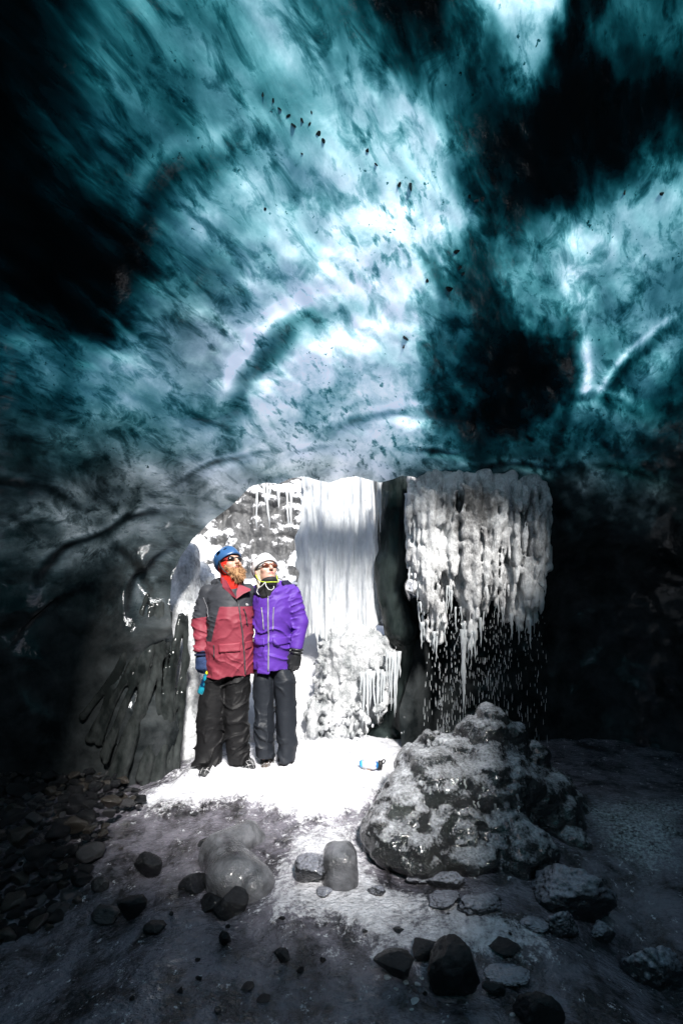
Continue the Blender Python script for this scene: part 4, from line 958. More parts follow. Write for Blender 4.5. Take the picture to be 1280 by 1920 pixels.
# little stones held in the ice of the roof
rs = np.random.RandomState(77)
for (x, y, r_) in [(493, 178, 4), (512, 188, 5), (524, 204, 4), (540, 216, 5), (551, 236, 6), (566, 226, 5), (580, 232, 4), (596, 250, 6), (606, 264, 5), (584, 210, 3), (748, 346, 5), (770, 349, 8), (705, 308, 4), (688, 282, 4), (566, 288, 3), (497, 392, 3),
                   (893, 376, 5), (905, 372, 4), (880, 368, 4), (855, 470, 6), (862, 500, 5), (842, 540, 7), (800, 526, 4), (868, 512, 5), (1170, 360, 5), (760, 634, 7), (756, 650, 4), (1240, 362, 5)]:
    d = px(x, y, 1.0) - [0, 0, CAM_H]; o3 = np.array([0, 0, CAM_H])
    ok, hit, nrm, _i = cave.ray_cast(Vector(o3), Vector(d).normalized())
    if not ok: continue
    o = bpy.data.objects.new('pebble', protos[rs.randint(9)]); COL.objects.link(o); R = r_ / F_PX * hit[1]
    o.location = hit; o.scale = (R, R, R * 0.7); o.rotation_euler = rs.uniform(0, 6, 3)
    tag(o, 'small black stone held in the blue ice of the roof', 'stone', 'stones held in the ice roof')
# ---------------------------------------------------------------- the two people
def stack(p, rows):
    """a body of elliptic slices; rows: (z, middle x, middle y, half width, half depth), any order of z going up"""
    r = np.array(sorted(rows)); z = p[:, 2]
    cx, cy_, a, b = (np.interp(z, r[:, 0], r[:, k]) for k in (1, 2, 3, 4))
    k = np.sqrt(((p[:, 0] - cx) / a) ** 2 + ((p[:, 1] - cy_) / b) ** 2 + 1e-9)
    f = (k - 1) * np.minimum(a, b)
    return np.maximum(f, np.maximum(r[0, 0] - z, z - r[-1, 0]))

def chain(p, pts, rad, k=0.02):
    f = np.full(len(p), 9.0)
    for i in range(len(pts) - 1): f = smin(f, capsule(p, pts[i], pts[i + 1], rad[i], rad[i + 1]), k)
    return f

def front_y(fn, xs, zs, y0, y1, n=240):
    """where a look from the front first meets fn at (x, z)"""
    ys = np.linspace(y0, y1, n); out = []
    for x, z in zip(xs, zs):
        P = np.stack([np.full(n, x), ys, np.full(n, z)], -1); h = np.argmax(fn(P) < 0); out.append(ys[h] if fn(P[h:h + 1])[0] < 0 else np.nan)
    out = np.array(out); ok = ~np.isnan(out)
    return np.interp(np.arange(len(out)), np.arange(len(out))[ok], out[ok]) if ok.any() else np.full(len(out), (y0 + y1) / 2)

def fabric(name, col, rough=0.45, var=0.10, bs=0.25, col2=None, spec=0.25):
    """woven shell fabric; col2 is the second cloth of a two-coloured garment, cut along the seam attribute"""
    m, nt, N, L, P = new_mat(name)
    co = objco(nt); f = noise_tex(nt, co, 7.0, 4)
    c = mixc(nt, f, tuple(x * (1 - var) for x in col), tuple(min(1, x * (1 + var)) for x in col))
    if col2:
        at = nd(nt, 'ShaderNodeAttribute', attribute_name='panel').outputs['Fac']
        c = mixc(nt, ramp(nt, at, [(0.48, 0.0), (0.52, 1.0)]), c, mixc(nt, f, tuple(x * (1 - var) for x in col2), tuple(min(1, x * (1 + var)) for x in col2)))
    L.new(c, P.inputs['Base Color']); P.inputs['Roughness'].default_value = rough; P.inputs['Specular IOR Level'].default_value = spec
    b = bump(nt, noise_tex(nt, mapping(nt, co, rot=(0.5, 0.6, 0.3), scale=(1, 1, 1.8)), 9.0, 3, 0.5), bs, 0.022)
    b = bump(nt, noise_tex(nt, co, 600.0, 1), 0.08, 0.001, b)
    L.new(b, P.inputs['Normal']); return m
M_MAN_JACKET = fabric('maroon_and_slate_shell', (0.205, 0.032, 0.050), 0.6, 0.10, 0.25, (0.034, 0.037, 0.045))
M_MAROON = fabric('maroon_shell', (0.225, 0.036, 0.055), 0.6)
M_SLATE = fabric('slate_shell', (0.034, 0.037, 0.045), 0.48)
M_PURPLE = fabric('purple_shell', (0.088, 0.030, 0.285), 0.55)
M_NAVY_LINING = fabric('dark_navy_lining', (0.012, 0.010, 0.03), 0.6)
M_BLACK_CLOTH = fabric('black_trouser_cloth', (0.008, 0.008, 0.009), 0.62, 0.2, 0.35)
M_SLATE_CLOTH = fabric('blue_black_trouser_cloth', (0.015, 0.018, 0.024), 0.55, 0.15, 0.35)
M_RED = fabric('red_fleece', (0.55, 0.022, 0.012), 0.7)
M_BLUE_GLOVE = simple_mat('blue_fleece_glove', (0.030, 0.052, 0.125), 0.85, 0.2, 0.45, 60.0, 0.6, 150.0)
M_BLACK_GLOVE = simple_mat('black_leather_glove', (0.014, 0.015, 0.017), 0.42, 0.5, 0.2, 30.0, 0.4, 60.0)
M_BLUE_SHELL = simple_mat('blue_helmet_shell', (0.030, 0.095, 0.235), 0.32, 0.5, 0.05)
M_WHITE_SHELL = simple_mat('white_helmet_shell', (0.74, 0.73, 0.76), 0.35, 0.5, 0.04)
M_LINER = simple_mat('black_foam', (0.008, 0.008, 0.010), 0.6)
M_STRAP = simple_mat('black_webbing', (0.012, 0.012, 0.014), 0.6)
M_LIME = simple_mat('lime_webbing', (0.48, 0.58, 0.05), 0.6)
M_PALE_STRAP = simple_mat('pale_webbing', (0.6, 0.6, 0.6), 0.6)
M_ZIP = simple_mat('zip_teeth', (0.05, 0.052, 0.055), 0.35, 0.6, 0.1, 200.0)
M_ZIP_PALE = simple_mat('grey_zip', (0.22, 0.22, 0.24), 0.35, 0.6, 0.1, 200.0)
M_BOOT = simple_mat('dark_boot_leather', (0.020, 0.021, 0.023), 0.5, 0.4, 0.3, 20.0, 0.3, 50.0)
M_BOOT_BROWN = simple_mat('grey_brown_boot', (0.075, 0.06, 0.052), 0.55, 0.4, 0.3, 20.0, 0.3, 50.0)
M_STEEL = simple_mat('steel_chain', (0.45, 0.45, 0.46), 0.32, 0.5, 0.1, 90.0, 0, 40, 0.9)
M_RUBBER = simple_mat('grey_rubber_band', (0.14, 0.145, 0.15), 0.55)
M_SOLE = simple_mat('black_sole', (0.01, 0.01, 0.01), 0.7)
M_BEARD = simple_mat('ginger_beard', (0.44, 0.25, 0.13), 0.7, 0.25, 0.5, 90.0, 0.9, 140.0)
M_HAIR = simple_mat('pale_blond_hair', (0.55, 0.48, 0.38), 0.6, 0.3, 0.3, 60.0, 0.6, 120.0)
M_BAND = fabric('white_headband', (0.72, 0.72, 0.72), 0.8)
M_LENS = simple_mat('dark_lens', (0.012, 0.010, 0.010), 0.05, 0.9, 0.1)
M_LENS_AMBER = simple_mat('amber_lens', (0.10, 0.025, 0.012), 0.05, 0.9, 0.2)
def skin_mat(name, col):
    m, nt, N, L, P = new_mat(name)
    lip = nd(nt, 'ShaderNodeAttribute', attribute_name='lips').outputs['Fac']
    f = noise_tex(nt, objco(nt), 30.0, 4)
    c = mixc(nt, f, tuple(x * 0.9 for x in col), tuple(min(1, x * 1.08) for x in col))
    L.new(mixc(nt, lip, c, (0.36, 0.09, 0.08)), P.inputs['Base Color'])
    P.inputs['Roughness'].default_value = 0.45; P.inputs['Subsurface Weight'].default_value = 0.15; P.inputs['Subsurface Radius'].default_value = (0.012, 0.005, 0.003); P.inputs['Subsurface Scale'].default_value = 0.5
    return m
M_SKIN = skin_mat('ruddy_skin', (0.56, 0.33, 0.25)); M_SKIN_F = skin_mat('fair_skin', (0.58, 0.34, 0.27))

def head_local(q, smile=0.0):
    f = ellipsoid(q, (0, 0.012, 0.030), (0.075, 0.096, 0.094))
    f = smin(f, ellipsoid(q, (0, -0.030, -0.045), (0.057, 0.066, 0.076)), 0.03)
    f = smin(f, np.linalg.norm(q - [0, -0.078, -0.098], axis=1) - 0.020, 0.025)
    for s in (-1, 1):
        f = smin(f, np.linalg.norm(q - [s * 0.036, -0.066, -0.022 + 0.006 * smile], axis=1) - 0.027, 0.015)
        f = smin(f, ellipsoid(q, (s * 0.077, 0.012, -0.008), (0.010, 0.020, 0.030)), 0.008)
        f = smax(f, -(np.linalg.norm(q - [s * 0.032, -0.104, 0.012], axis=1) - 0.017), 0.012)
        f = smin(f, np.linalg.norm(q - [s * 0.032, -0.080, 0.012], axis=1) - 0.013, 0.004)
    f = smin(f, capsule(q, (-0.032, -0.088, 0.032), (0.032, -0.088, 0.032), 0.010, 0.010), 0.012)
    f = smin(f, capsule(q, (0, -0.094, 0.018), (0, -0.117, -0.020), 0.0085, 0.0125), 0.010)
    for s in (-1, 1): f = smin(f, np.linalg.norm(q - [s * 0.011, -0.107, -0.024], axis=1) - 0.009, 0.006)
    w_ = 0.022 + 0.006 * smile
    for s in (-1, 1):
        f = smin(f, capsule(q, (0, -0.1015, -0.050), (s * w_, -0.090, -0.052 + 0.007 * smile), 0.0055, 0.003), 0.004)
        f = smin(f, capsule(q, (0, -0.099, -0.062), (s * w_ * 0.9, -0.089, -0.056 + 0.007 * smile), 0.0065, 0.003), 0.004)
    return f

def rounded_ring(mb, pts, r, seg=6):
    P = np.array(list(pts) + [pts[0]]); return mb.tube(P, r, seg)

class Person:
    def __init__(s, x, ybase, Y, hc, yaw, pitch, label, skin):
        s.Y = Y; s.x = x; s.k = F_PX / Y
        s.gz = CAM_H - (ybase - HY) / s.k
        s.hc = s.W(*hc); s.R = rotz(math.radians(yaw)) @ rotx(math.radians(-pitch))
        s.label = label; s.skin = skin
    def W(s, x, y, dy=0.0):
        return np.array([(x - CX) / s.k, s.Y + dy, CAM_H + (HY - y) / s.k])      # laid out at the person's own distance, then kept as metres
    def rows(s, R): return [((HY - y) / s.k + CAM_H, ((a + b) / 2 - CX) / s.k, s.Y + dy, (b - a) / 2 / s.k, d) for (y, a, b, d, dy) in R]
    def hl(s, v): return np.asarray(v, float) @ s.R.T + s.hc                      # head frame to world
    def hobj(s, name, fn, lo, hi, h, mat, parent, neck=None):
        V, Q = surface_nets(fn, lo, hi, h); return obj(name, s.hl(V), Q, mat, parent)
    def body(s, torso, legs, arms, smile, h=0.0085):
        tr = s.rows([(y, (a + b) / 2 - (b - a) * 0.36, (a + b) / 2 + (b - a) * 0.36, d * 0.72, dy) for (y, a, b, d, dy) in torso])
        neck0 = s.hc + s.R @ np.array([0, 0.02, -0.06]); nb = np.array([(torso[0][1] + torso[0][2]) / 2, torso[2][0]])
        nb = s.W(nb[0], nb[1], torso[0][4] + 0.01)
        def fn(p):
            f = smin(head_local((p - s.hc) @ s.R, smile), capsule(p, neck0, nb, 0.052, 0.065), 0.03)
            f = smin(f, stack(p, tr), 0.04)
            for pts, rad in arms + legs: f = smin(f, chain(p, pts, rad, 0.02), 0.03)
            return f
        allp = np.array([q for pts, _ in arms + legs for q in pts] + [s.hc])
        lo = allp.min(0) - [0.16, 0.18, 0.06]; hi = allp.max(0) + [0.16, 0.18, 0.16]
        V, Q = surface_nets(fn, lo, hi, h)
        q = (V - s.hc) @ s.R
        lips = np.exp(-((q[:, 0] / 0.024) ** 4)) * np.exp(-(((q[:, 2] + 0.056 - 0.004 * smile) / 0.010) ** 4)) * (q[:, 1] < -0.08)
        o = obj('person', V, Q, s.skin, attrs={'lips': lips}, origin=np.array([(s.x - CX) / s.k, s.Y, s.gz]))
        tag(o, s.label, 'person', 'the couple standing on the snow'); s.o = o; return o

def wrinkle(p, amp, along, freq, seed):
    """sharp creases between soft swells, running across the direction 'along'"""
    al = np.asarray(along, float); al = al / np.linalg.norm(al)
    t = p @ al; q = p * freq * 0.22 + np.outer(t, al) * freq * 0.6
    q = q + 0.75 * np.stack([vnoise(p * 6, seed), vnoise(p * 6, seed + 1), vnoise(p * 6, seed + 2)], -1)
    n1 = np.abs(vnoise(q, seed + 3)); n2 = np.abs(vnoise(q * 1.8 + 4.1, seed + 5)); m1 = sstep(-0.35, 0.45, vnoise(p * 5.0 + 9.3, seed + 7)); m2 = sstep(-0.2, 0.5, vnoise(p * 7.0 + 2.3, seed + 8))
    return -1.4 * amp * (1.25 * m1 * np.exp(-(n1 * 4.5) ** 1.4) + 0.6 * m2 * np.exp(-(n2 * 4.5) ** 1.4)) + 0.35 * amp * vnoise(q * 0.6, seed + 9)

def helmet(ps, shell, label_mat_trim, vents):
    c = np.array([0, 0.012, 0.040]); r = np.array([0.104, 0.130, 0.112])
    def rim(q): return q[:, 2] - (0.012 + 0.33 * np.clip(-q[:, 1], -0.2, 0.2) + 0.02 * np.clip(q[:, 1] / 0.1, 0, 1) * -1.2)
    def fn(q):
        wob = 0.004 * np.cos(q[:, 0] * 60) * sstep(0.02, 0.1, q[:, 2])
        f = ellipsoid(q, c, r + 0.0) - wob
        f = smax(f, -ellipsoid(q, c, r - 0.014), 0.004)
        f = smax(f, -rim(q), 0.006)
        for (vx, vy, vz, dx, dy_, dz) in vents:
            for s_ in (-1, 1): f = smax(f, -ellipsoid(q, (s_ * vx, vy, vz), (dx, dy_, dz)), 0.004)
        return f
    hel = ps.hobj('helmet', fn, (-0.14, -0.16, -0.06), (0.14, 0.18, 0.18), 0.0055, shell, ps.o)
    def ln(q): return smax(ellipsoid(q, c, r - 0.016), -(rim(q) - 0.010), 0.004)
    ps.hobj('liner', ln, (-0.13, -0.15, -0.05), (0.13, 0.17, 0.17), 0.007, M_LINER, hel)
    return hel

def goggles(ps, lens, frame):
    g = thing_child('sunglasses', ps)
    for s_ in (-1, 1):
        def fn(q):
            f = ellipsoid(q, (s_ * 0.034, -0.092, 0.012), (0.030, 0.016, 0.0195))
            return f
        ps.hobj('lens', fn, (-0.08, -0.12, -0.02), (0.08, -0.06, 0.05), 0.004, lens, g)
    mb = MB()
    mb.tube(ps.hl([(-0.012, -0.106, 0.018), (0, -0.110, 0.020), (0.012, -0.106, 0.018)]), 0.0035, 6)
    for s_ in (-1, 1):
        a = np.linspace(0, 2 * np.pi, 17)
        mb.tube(ps.hl(np.stack([s_ * 0.034 + 0.030 * np.cos(a), -0.094 + 0.010 * np.abs(np.cos(a)) * (np.sign(np.cos(a)) == s_), 0.012 + 0.0195 * np.sin(a)], -1)), 0.0028, 6)
        mb.tube(ps.hl([(s_ * 0.062, -0.085, 0.018), (s_ * 0.078, -0.05, 0.016), (s_ * 0.083, 0.0, 0.010)]), 0.0035, 6)
    mb.build('frame', frame, g)
def thing_child(name, ps):
    o = bpy.data.objects.new(name, None); COL.objects.link(o); o.parent = ps.o; o.empty_display_size = 0.05
    WORLD_ORG[o.name] = WORLD_ORG[ps.o.name]; return o

def boot(ps, x, y, yaw, mat, size=1.0, dy=0.0, W_=0.050):
    c = ps.W(x, y, dy); R = rotz(math.radians(yaw))
    def loc(p): return (p - c) @ R
    def fn(q):
        f = capsule(q, (0, -0.115, 0.042), (0, 0.03, 0.050), 0.044, 0.046)
        f = smin(f, ellipsoid(q, (0, -0.125, 0.045), (0.050, 0.055, 0.040)), 0.02)
        f = smin(f, capsule(q, (0, 0.04, 0.06), (0, 0.05, 0.17), 0.05, 0.056), 0.03)
        f = smin(f, capsule(q, (0, -0.05, 0.06), (0, 0.03, 0.12), 0.042, 0.045), 0.02)
        f = smax(f, 0.018 - q[:, 2], 0.006)
        return f + 0.003 * fbm(q * 30, 2, 3)
    V, Q = surface_nets(fn, (-0.09, -0.21, 0.0), (0.09, 0.14, 0.24), 0.007)
    b = obj('boot', (V * size) @ R.T + c, Q, mat, ps.o)
    def so(q):
        k = np.sqrt((q[:, 0] / (0.050 + 0.004 * np.cos(q[:, 1] * 30))) ** 2 + (np.clip(np.abs(q[:, 1] + 0.04) - 0.085, 0, 9) / 0.055) ** 2)
        return np.maximum((k - 1) * 0.05, np.abs(q[:, 2] - 0.013) - 0.013)
    V, Q = surface_nets(so, (-0.08, -0.21, -0.01), (0.08, 0.13, 0.04), 0.007)
    obj('sole', (V * size) @ R.T + c, Q, M_SOLE, b)
    # ice grips: a rubber band round the boot and steel chain over toe and sides
    mb = MB(); a = np.linspace(0, 2 * np.pi, 25)
    ring = np.stack([0.056 * np.cos(a), -0.045 + 0.133 * np.sin(a), 0.052 + 0.030 * np.cos(2 * a) + 0.012 * np.sin(a)], -1)
    mb.tube((ring * size) @ R.T + c, 0.0055, 6); mb.build('grip_band', M_RUBBER, b)
    mb = MB()
    def surf(xx, yy):
        zz = np.linspace(0.20, 0.0, 120); P = np.stack([np.full(120, xx), np.full(120, yy), zz], -1); h = np.argmax(fn(P) < 0); return zz[h] if h else 0.02
    def link_chain(pts):
        pts = np.array(pts); seg = np.linalg.norm(np.diff(pts, axis=0), axis=1); tt = np.concatenate([[0], np.cumsum(seg)])
        n_ = max(3, int(tt[-1] / 0.011)); q = np.stack([np.interp(np.linspace(0, tt[-1], n_), tt, pts[:, k]) for k in range(3)], -1)
        for i in range(n_ - 1):
            d = q[i + 1] - q[i]; m = (q[i] + q[i + 1]) / 2
            mb.tube(((np.array([m - d * 0.62, m - d * 0.2 + [0, 0, .0035], m + d * 0.2 - [0, 0, .001], m + d * 0.62])) * size) @ R.T + c, 0.0030, 5)
    over = lambda y0: [(xx, y0 + 0.25 * abs(xx), surf(xx, y0 + 0.25 * abs(xx)) + 0.004) for xx in np.linspace(-0.045, 0.045, 9)]
    link_chain(over(-0.150)); link_chain(over(-0.085))
    for s_ in (-1, 1):
        link_chain([(s_ * 0.018, yy, surf(s_ * 0.018, yy) + 0.004) for yy in np.linspace(-0.172, -0.06, 8)])
        link_chain([(s_ * 0.050, -0.13, 0.06), (s_ * 0.058, -0.12, 0.025), (s_ * 0.054, -0.11, 0.004), (s_ * 0.056, -0.07, 0.02), (s_ * 0.058, -0.05, 0.07)])
    mb.build('chain', M_STEEL, b)
    return b

def glove(ps, wrist, down, across, back, mat, curl=0.5, size=1.0, cuff=None, name='glove', thumb=1):
    """down: towards the fingers; across: towards the thumb; back: the way the back of the hand faces"""
    D = np.asarray(down, float) / np.linalg.norm(down); A = np.asarray(across, float); A = A - D * (A @ D); A /= np.linalg.norm(A); B = np.cross(D, A)
    if B @ np.asarray(back, float) < 0: B = -B
    M = np.stack([A, D, B], 1)
    fing = []
    for k, (ax, ln) in enumerate(((0.032, 0.070), (0.011, 0.080), (-0.011, 0.074), (-0.031, 0.058))):
        p0 = np.array([ax, 0.085, 0.0]); pts = [np.array([ax * 0.8, 0.05, 0.0]), p0]; ang = 0.25 * curl
        for j, fr in enumerate((0.42, 0.32, 0.26)):
            ang += curl * (0.75 + 0.1 * j + 0.06 * k)
            p0 = p0 + ln * fr * np.array([0.04 * (ax > 0) - 0.04 * (ax < 0), math.cos(ang), -math.sin(ang)]); pts.append(p0)
        fing.append((pts, [0.016, 0.0145, 0.0135, 0.0125, 0.0110]))
    th_ = [np.array([0.026, 0.022, -0.008]), np.array([0.050, 0.050, -0.018]), np.array([0.056, 0.078, -0.026 - 0.01 * curl]), np.array([0.050, 0.100, -0.034 - 0.014 * curl])]
    fing.append((th_, [0.018, 0.0160, 0.0145, 0.0125]))
    def fn(q):
        f = ellipsoid(q, (0, 0.050, 0), (0.046, 0.056, 0.024))
        f = smin(f, capsule(q, (0, -0.03, 0), (0, 0.02, 0), 0.036, 0.034), 0.02)
        for pts, rad in fing: f = smin(f, chain(q, pts, rad, 0.006), 0.007)
        return f + 0.0018 * fbm(q * 45, 2, 7)
    V, Q = surface_nets(fn, (-0.09, -0.08, -0.13), (0.09, 0.20, 0.06), 0.0052)
    if np.linalg.det(M) < 0: Q = Q[:, ::-1]
    g = obj(name, (V * size) @ M.T + wrist, Q, mat, ps.o)
    mb = MB()
    for j in range(2 if cuff else 0):
        a = np.linspace(0, 2 * np.pi, 19); y_ = -0.002 - 0.022 * j
        mb.tube((np.stack([0.041 * np.cos(a), np.full(19, y_), 0.041 * np.sin(a)], -1) * size) @ M.T + wrist, 0.010, 8)
    if cuff: mb.build('cuff', cuff, g)
    return g, (lambda v: (np.asarray(v, float) * size) @ M.T + wrist)

def strip(ps, fn, pts, r, mat, name, parent, off=0.002, y0=-0.4, y1=0.1, seg=6):
    pts = np.array(pts, float); n = 26; t = np.linspace(0, len(pts) - 1, n)
    xs = np.interp(t, np.arange(len(pts)), (pts[:, 0] - CX) / ps.k); zs = np.interp(t, np.arange(len(pts)), CAM_H + (HY - pts[:, 1]) / ps.k)
    ys = front_y(fn, xs, zs, ps.Y + y0, ps.Y + y1) - off
    mb = MB(); mb.tube(np.stack([xs, ys, zs], -1), r, seg); return mb.build(name, mat, parent)

def flap(ps, fn, poly, mat, name, parent, off=0.004, th=0.006, y0=-0.4, y1=0.1):
    """a cloth flap lying on the garment: poly is 4 corners in photo pixels (tl, tr, br, bl)"""
    a, b, c, d = np.array(poly, float); nu, nv = 12, 6; V = []
    for i in range(nu):
        for j in range(nv):
            u_, v_ = i / (nu - 1), j / (nv - 1); q = (a * (1 - u_) + b * u_) * (1 - v_) + (d * (1 - u_) + c * u_) * v_; V.append(q)
    V = np.array(V); xs = (V[:, 0] - CX) / ps.k; zs = CAM_H + (HY - V[:, 1]) / ps.k
    ys = front_y(fn, xs, zs, ps.Y + y0, ps.Y + y1)
    jv = np.tile(np.arange(nv), nu) / (nv - 1)
    Fr = np.stack([xs, ys - off - th * (0.4 + 0.8 * jv), zs], -1); Bk = np.stack([xs, ys + 0.004, zs], -1)
    n = len(V); Fc = []
    for i in range(nu - 1):
        for j in range(nv - 1):
            q = [i * nv + j, (i + 1) * nv + j, (i + 1) * nv + j + 1, i * nv + j + 1]; Fc.append(tuple(q)); Fc.append(tuple(x + n for x in q[::-1]))
    bd = [i * nv for i in range(nu)] + [(nu - 1) * nv + j for j in range(1, nv)] + [i * nv + nv - 1 for i in range(nu - 2, -1, -1)] + [j for j in range(nv - 2, 0, -1)]
    for i in range(len(bd)): p_, q_ = bd[i], bd[(i + 1) % len(bd)]; Fc.append((q_, p_, p_ + n, q_ + n))
    return obj(name, np.concatenate([Fr, Bk]), Fc, mat, parent)

def blade(ps, poly, dys, mat, name, parent, th=0.008):
    """a stiff piece of cloth standing free of the body: outline in photo pixels with a depth for every corner"""
    P = np.array([ps.W(x, y, d) for (x, y), d in zip(poly, dys)]); c = P.mean(0); n = len(P)
    V = np.concatenate([P, [c + [0, -0.006, 0]], P + [0, th, 0], [c + [0, th, 0]]]); Fc = []
    for i in range(n):
        j = (i + 1) % n; Fc += [(i, j, n), (n + 1 + j, n + 1 + i, 2 * n + 1), (i, n + 1 + i, n + 1 + j, j)]
    return obj(name, V, Fc, mat, parent, smooth=False)

# ---- the man
man = Person(420, 1446, 3.85, (431, 1059, -0.02), 47, 20, 'bearded person in maroon and slate jacket with blue helmet holding a flask', M_SKIN)
W = man.W
TOR = [(1092, 414, 452, .085, .0), (1099, 402, 461, .105, .0), (1108, 393, 468, .125, .0), (1122, 390, 472, .140, -.005), (1150, 391, 474, .155, -.015), (1190, 391, 475, .165, -.02), (1225, 390, 476, .168, -.02), (1252, 389, 476, .165, -.015), (1261, 390, 475, .160, -.015)]
ARM_R = [W(391, 1111), W(377, 1165, 0.0), W(383, 1216, -0.06)]
ARM_L = [W(463, 1111), W(487, 1160, 0.24), W(527, 1150, 0.24)]
LEG_R = [W(412, 1250), W(402, 1345, -0.03), W(394, 1428, 0.0)]
LEG_L = [W(450, 1250), W(447, 1345, -0.03), W(448, 1425, 0.02)]
man.body(TOR, [(LEG_R, [.075, .05, .04]), (LEG_L, [.075, .05, .04])], [(ARM_R, [.05, .038, .03]), (ARM_L, [.05, .038, .03])], 0.0)
tr = man.rows(TOR)
def man_jacket(p):
    f = stack(p, tr) + wrinkle(p, 0.012, (0.55, 0, 1.0), 17, 2) * sstep(W(0, 1120)[2], W(0, 1160)[2], p[:, 2]) + wrinkle(p, 0.005, (0.7, 0, -0.7), 20, 4)
    ar = chain(p, ARM_R, [.070, .064, .049], .02) + wrinkle(p, 0.014, (0.35, 0, 1.0), 26, 5)
    ar = np.maximum(ar, (W(0, 1219)[2] - p[:, 2]))
    al = chain(p, ARM_L, [.068, .062, .05], .02) + wrinkle(p, 0.007, (1, 0, 0.3), 34, 6)
    f = smin(f, ar, 0.018); f = smin(f, al, 0.02)
    f = smin(f, ellipsoid(p, W(416, 1093, 0.10), (0.115, 0.085, 0.050)), 0.025)           # folded hood on the back
    col = np.abs(np.sqrt(((p[:, 0] - W(431, 0)[0]) / 0.098) ** 2 + ((p[:, 1] - W(0, 0, 0.02)[1]) / 0.09) ** 2) - 1) * 0.09 - 0.009
    col = np.maximum(col, np.maximum(W(0, 1104)[2] - p[:, 2], p[:, 2] - (W(0, 1088)[2] + 0.28 * (p[:, 1] - man.Y))))
    return smin(f, col, 0.012)
V, Q = surface_nets(man_jacket, W(358, 1272, -0.24), W(545, 1072, 0.36), 0.0066)
k_ = man.k; PXc = CX + V[:, 0] * k_; PYc = HY - (V[:, 2] - CAM_H) * k_
arm = ((chain(V, ARM_R, [.072, .066, .05]) < 0.022) & (PXc < 396) & (PYc > 1112)).astype(float)
yoke = np.where(PXc > 421, 1136.0, 1136 + (421 - PXc) * 4.2); yoke = np.minimum(yoke, 1200.0)
panel = np.where(arm > 0.5, (PYc < 1157 - 0.15 * (PXc - 380)), (PYc < yoke) | (PXc > 500) & (PYc < 1150)).astype(float)
mj = obj('jacket', V, Q, M_MAN_JACKET, man.o, attrs={'panel': panel})
strip(man, man_jacket, [(452, 1122), (456, 1140), (462, 1185), (465, 1230), (466, 1259)], 0.0062, M_ZIP, 'zip', mj)
strip(man, man_jacket, [(462, 1140), (466, 1150), (469, 1172)], 0.0060, M_STRAP, 'chest_zip', mj)
strip(man, man_jacket, [(411, 1205), (413, 1228)], 0.0050, M_STRAP, 'pocket_zip', mj)
flap(man, man_jacket, [(420, 1203), (459, 1200), (459, 1216), (422, 1217)], M_MAROON, 'pocket_flap', mj)
flap(man, man_jacket, [(466, 1200), (475, 1199), (475, 1212), (467, 1214)], M_MAROON, 'pocket_flap', mj)
blade(man, [(420, 1082), (428, 1084), (440, 1103), (453, 1122), (446, 1119), (424, 1101)], [-.085, -.10, -.145, -.165, -.15, -.115], M_MAROON, 'collar_flap', mj)
blade(man, [(452, 1122), (451, 1110), (453, 1095), (474, 1104), (475, 1107), (463, 1113)], [-.165, -.15, -.105, -.10, -.115, -.14], M_MAROON, 'collar_flap', mj)
mb = MB()                                                # the small white mark on the chest: three quarter arcs
for j, rr in enumerate((0.007, 0.012, 0.017)):
    a = np.linspace(0, math.pi / 2, 7); o_ = W(465.5, 1133.5); xs = o_[0] + rr * np.cos(a) ; zs = o_[2] - 0.006 + rr * np.sin(a)
    mb.tube(np.stack([xs, front_y(man_jacket, xs, zs, man.Y - .4, man.Y + .1) - .003, zs], -1), 0.0019, 5)
mb.build('emblem', simple_mat('white_print', (0.75, 0.75, 0.75), 0.5), mj)
for (a, b, c) in (((386, 1120), (392, 1135), (399, 1156)),): strip(man, man_jacket, [a, b, c], 0.0022, M_ZIP_PALE, 'sleeve_seam', mj)

def man_trousers(p):
    L1 = stack(p, man.rows([(1235, 398, 438, .12, .0), (1270, 385, 430, .125, -.01), (1310, 377, 425, .118, -.02), (1345, 373, 421, .110, -.025), (1390, 370, 418, .105, -.01), (1415, 369, 415, .100, .0), (1434, 370, 412, .10, .0)]))
    L2 = stack(p, man.rows([(1235, 420, 470, .12, .0), (1270, 424, 469, .125, -.01), (1310, 425, 466, .118, -.02), (1345, 424, 465, .108, -.025), (1390, 424, 462, .10, -.01), (1412, 425, 462, .098, .01), (1428, 428, 464, .098, .015)]))
    f = smin(L1, L2, 0.03)
    am = 0.006 + 0.012 * sstep(W(0, 1340)[2], W(0, 1430)[2], p[:, 2])
    return f + wrinkle(p, 1.4, (-0.5, 0.1, 1.0), 15, 8) * am + wrinkle(p, 0.005, (1.0, 0, -0.4), 16, 9)
V, Q = surface_nets(man_trousers, W(362, 1440, -0.2), W(480, 1232, 0.2), 0.0075)
obj('trousers', V, Q, M_BLACK_CLOTH, man.o)
boot(man, 398, 1452, -12, M_BOOT, 1.0, 0.02); boot(man, 456, 1447, 30, M_BOOT, 1.0, 0.05)
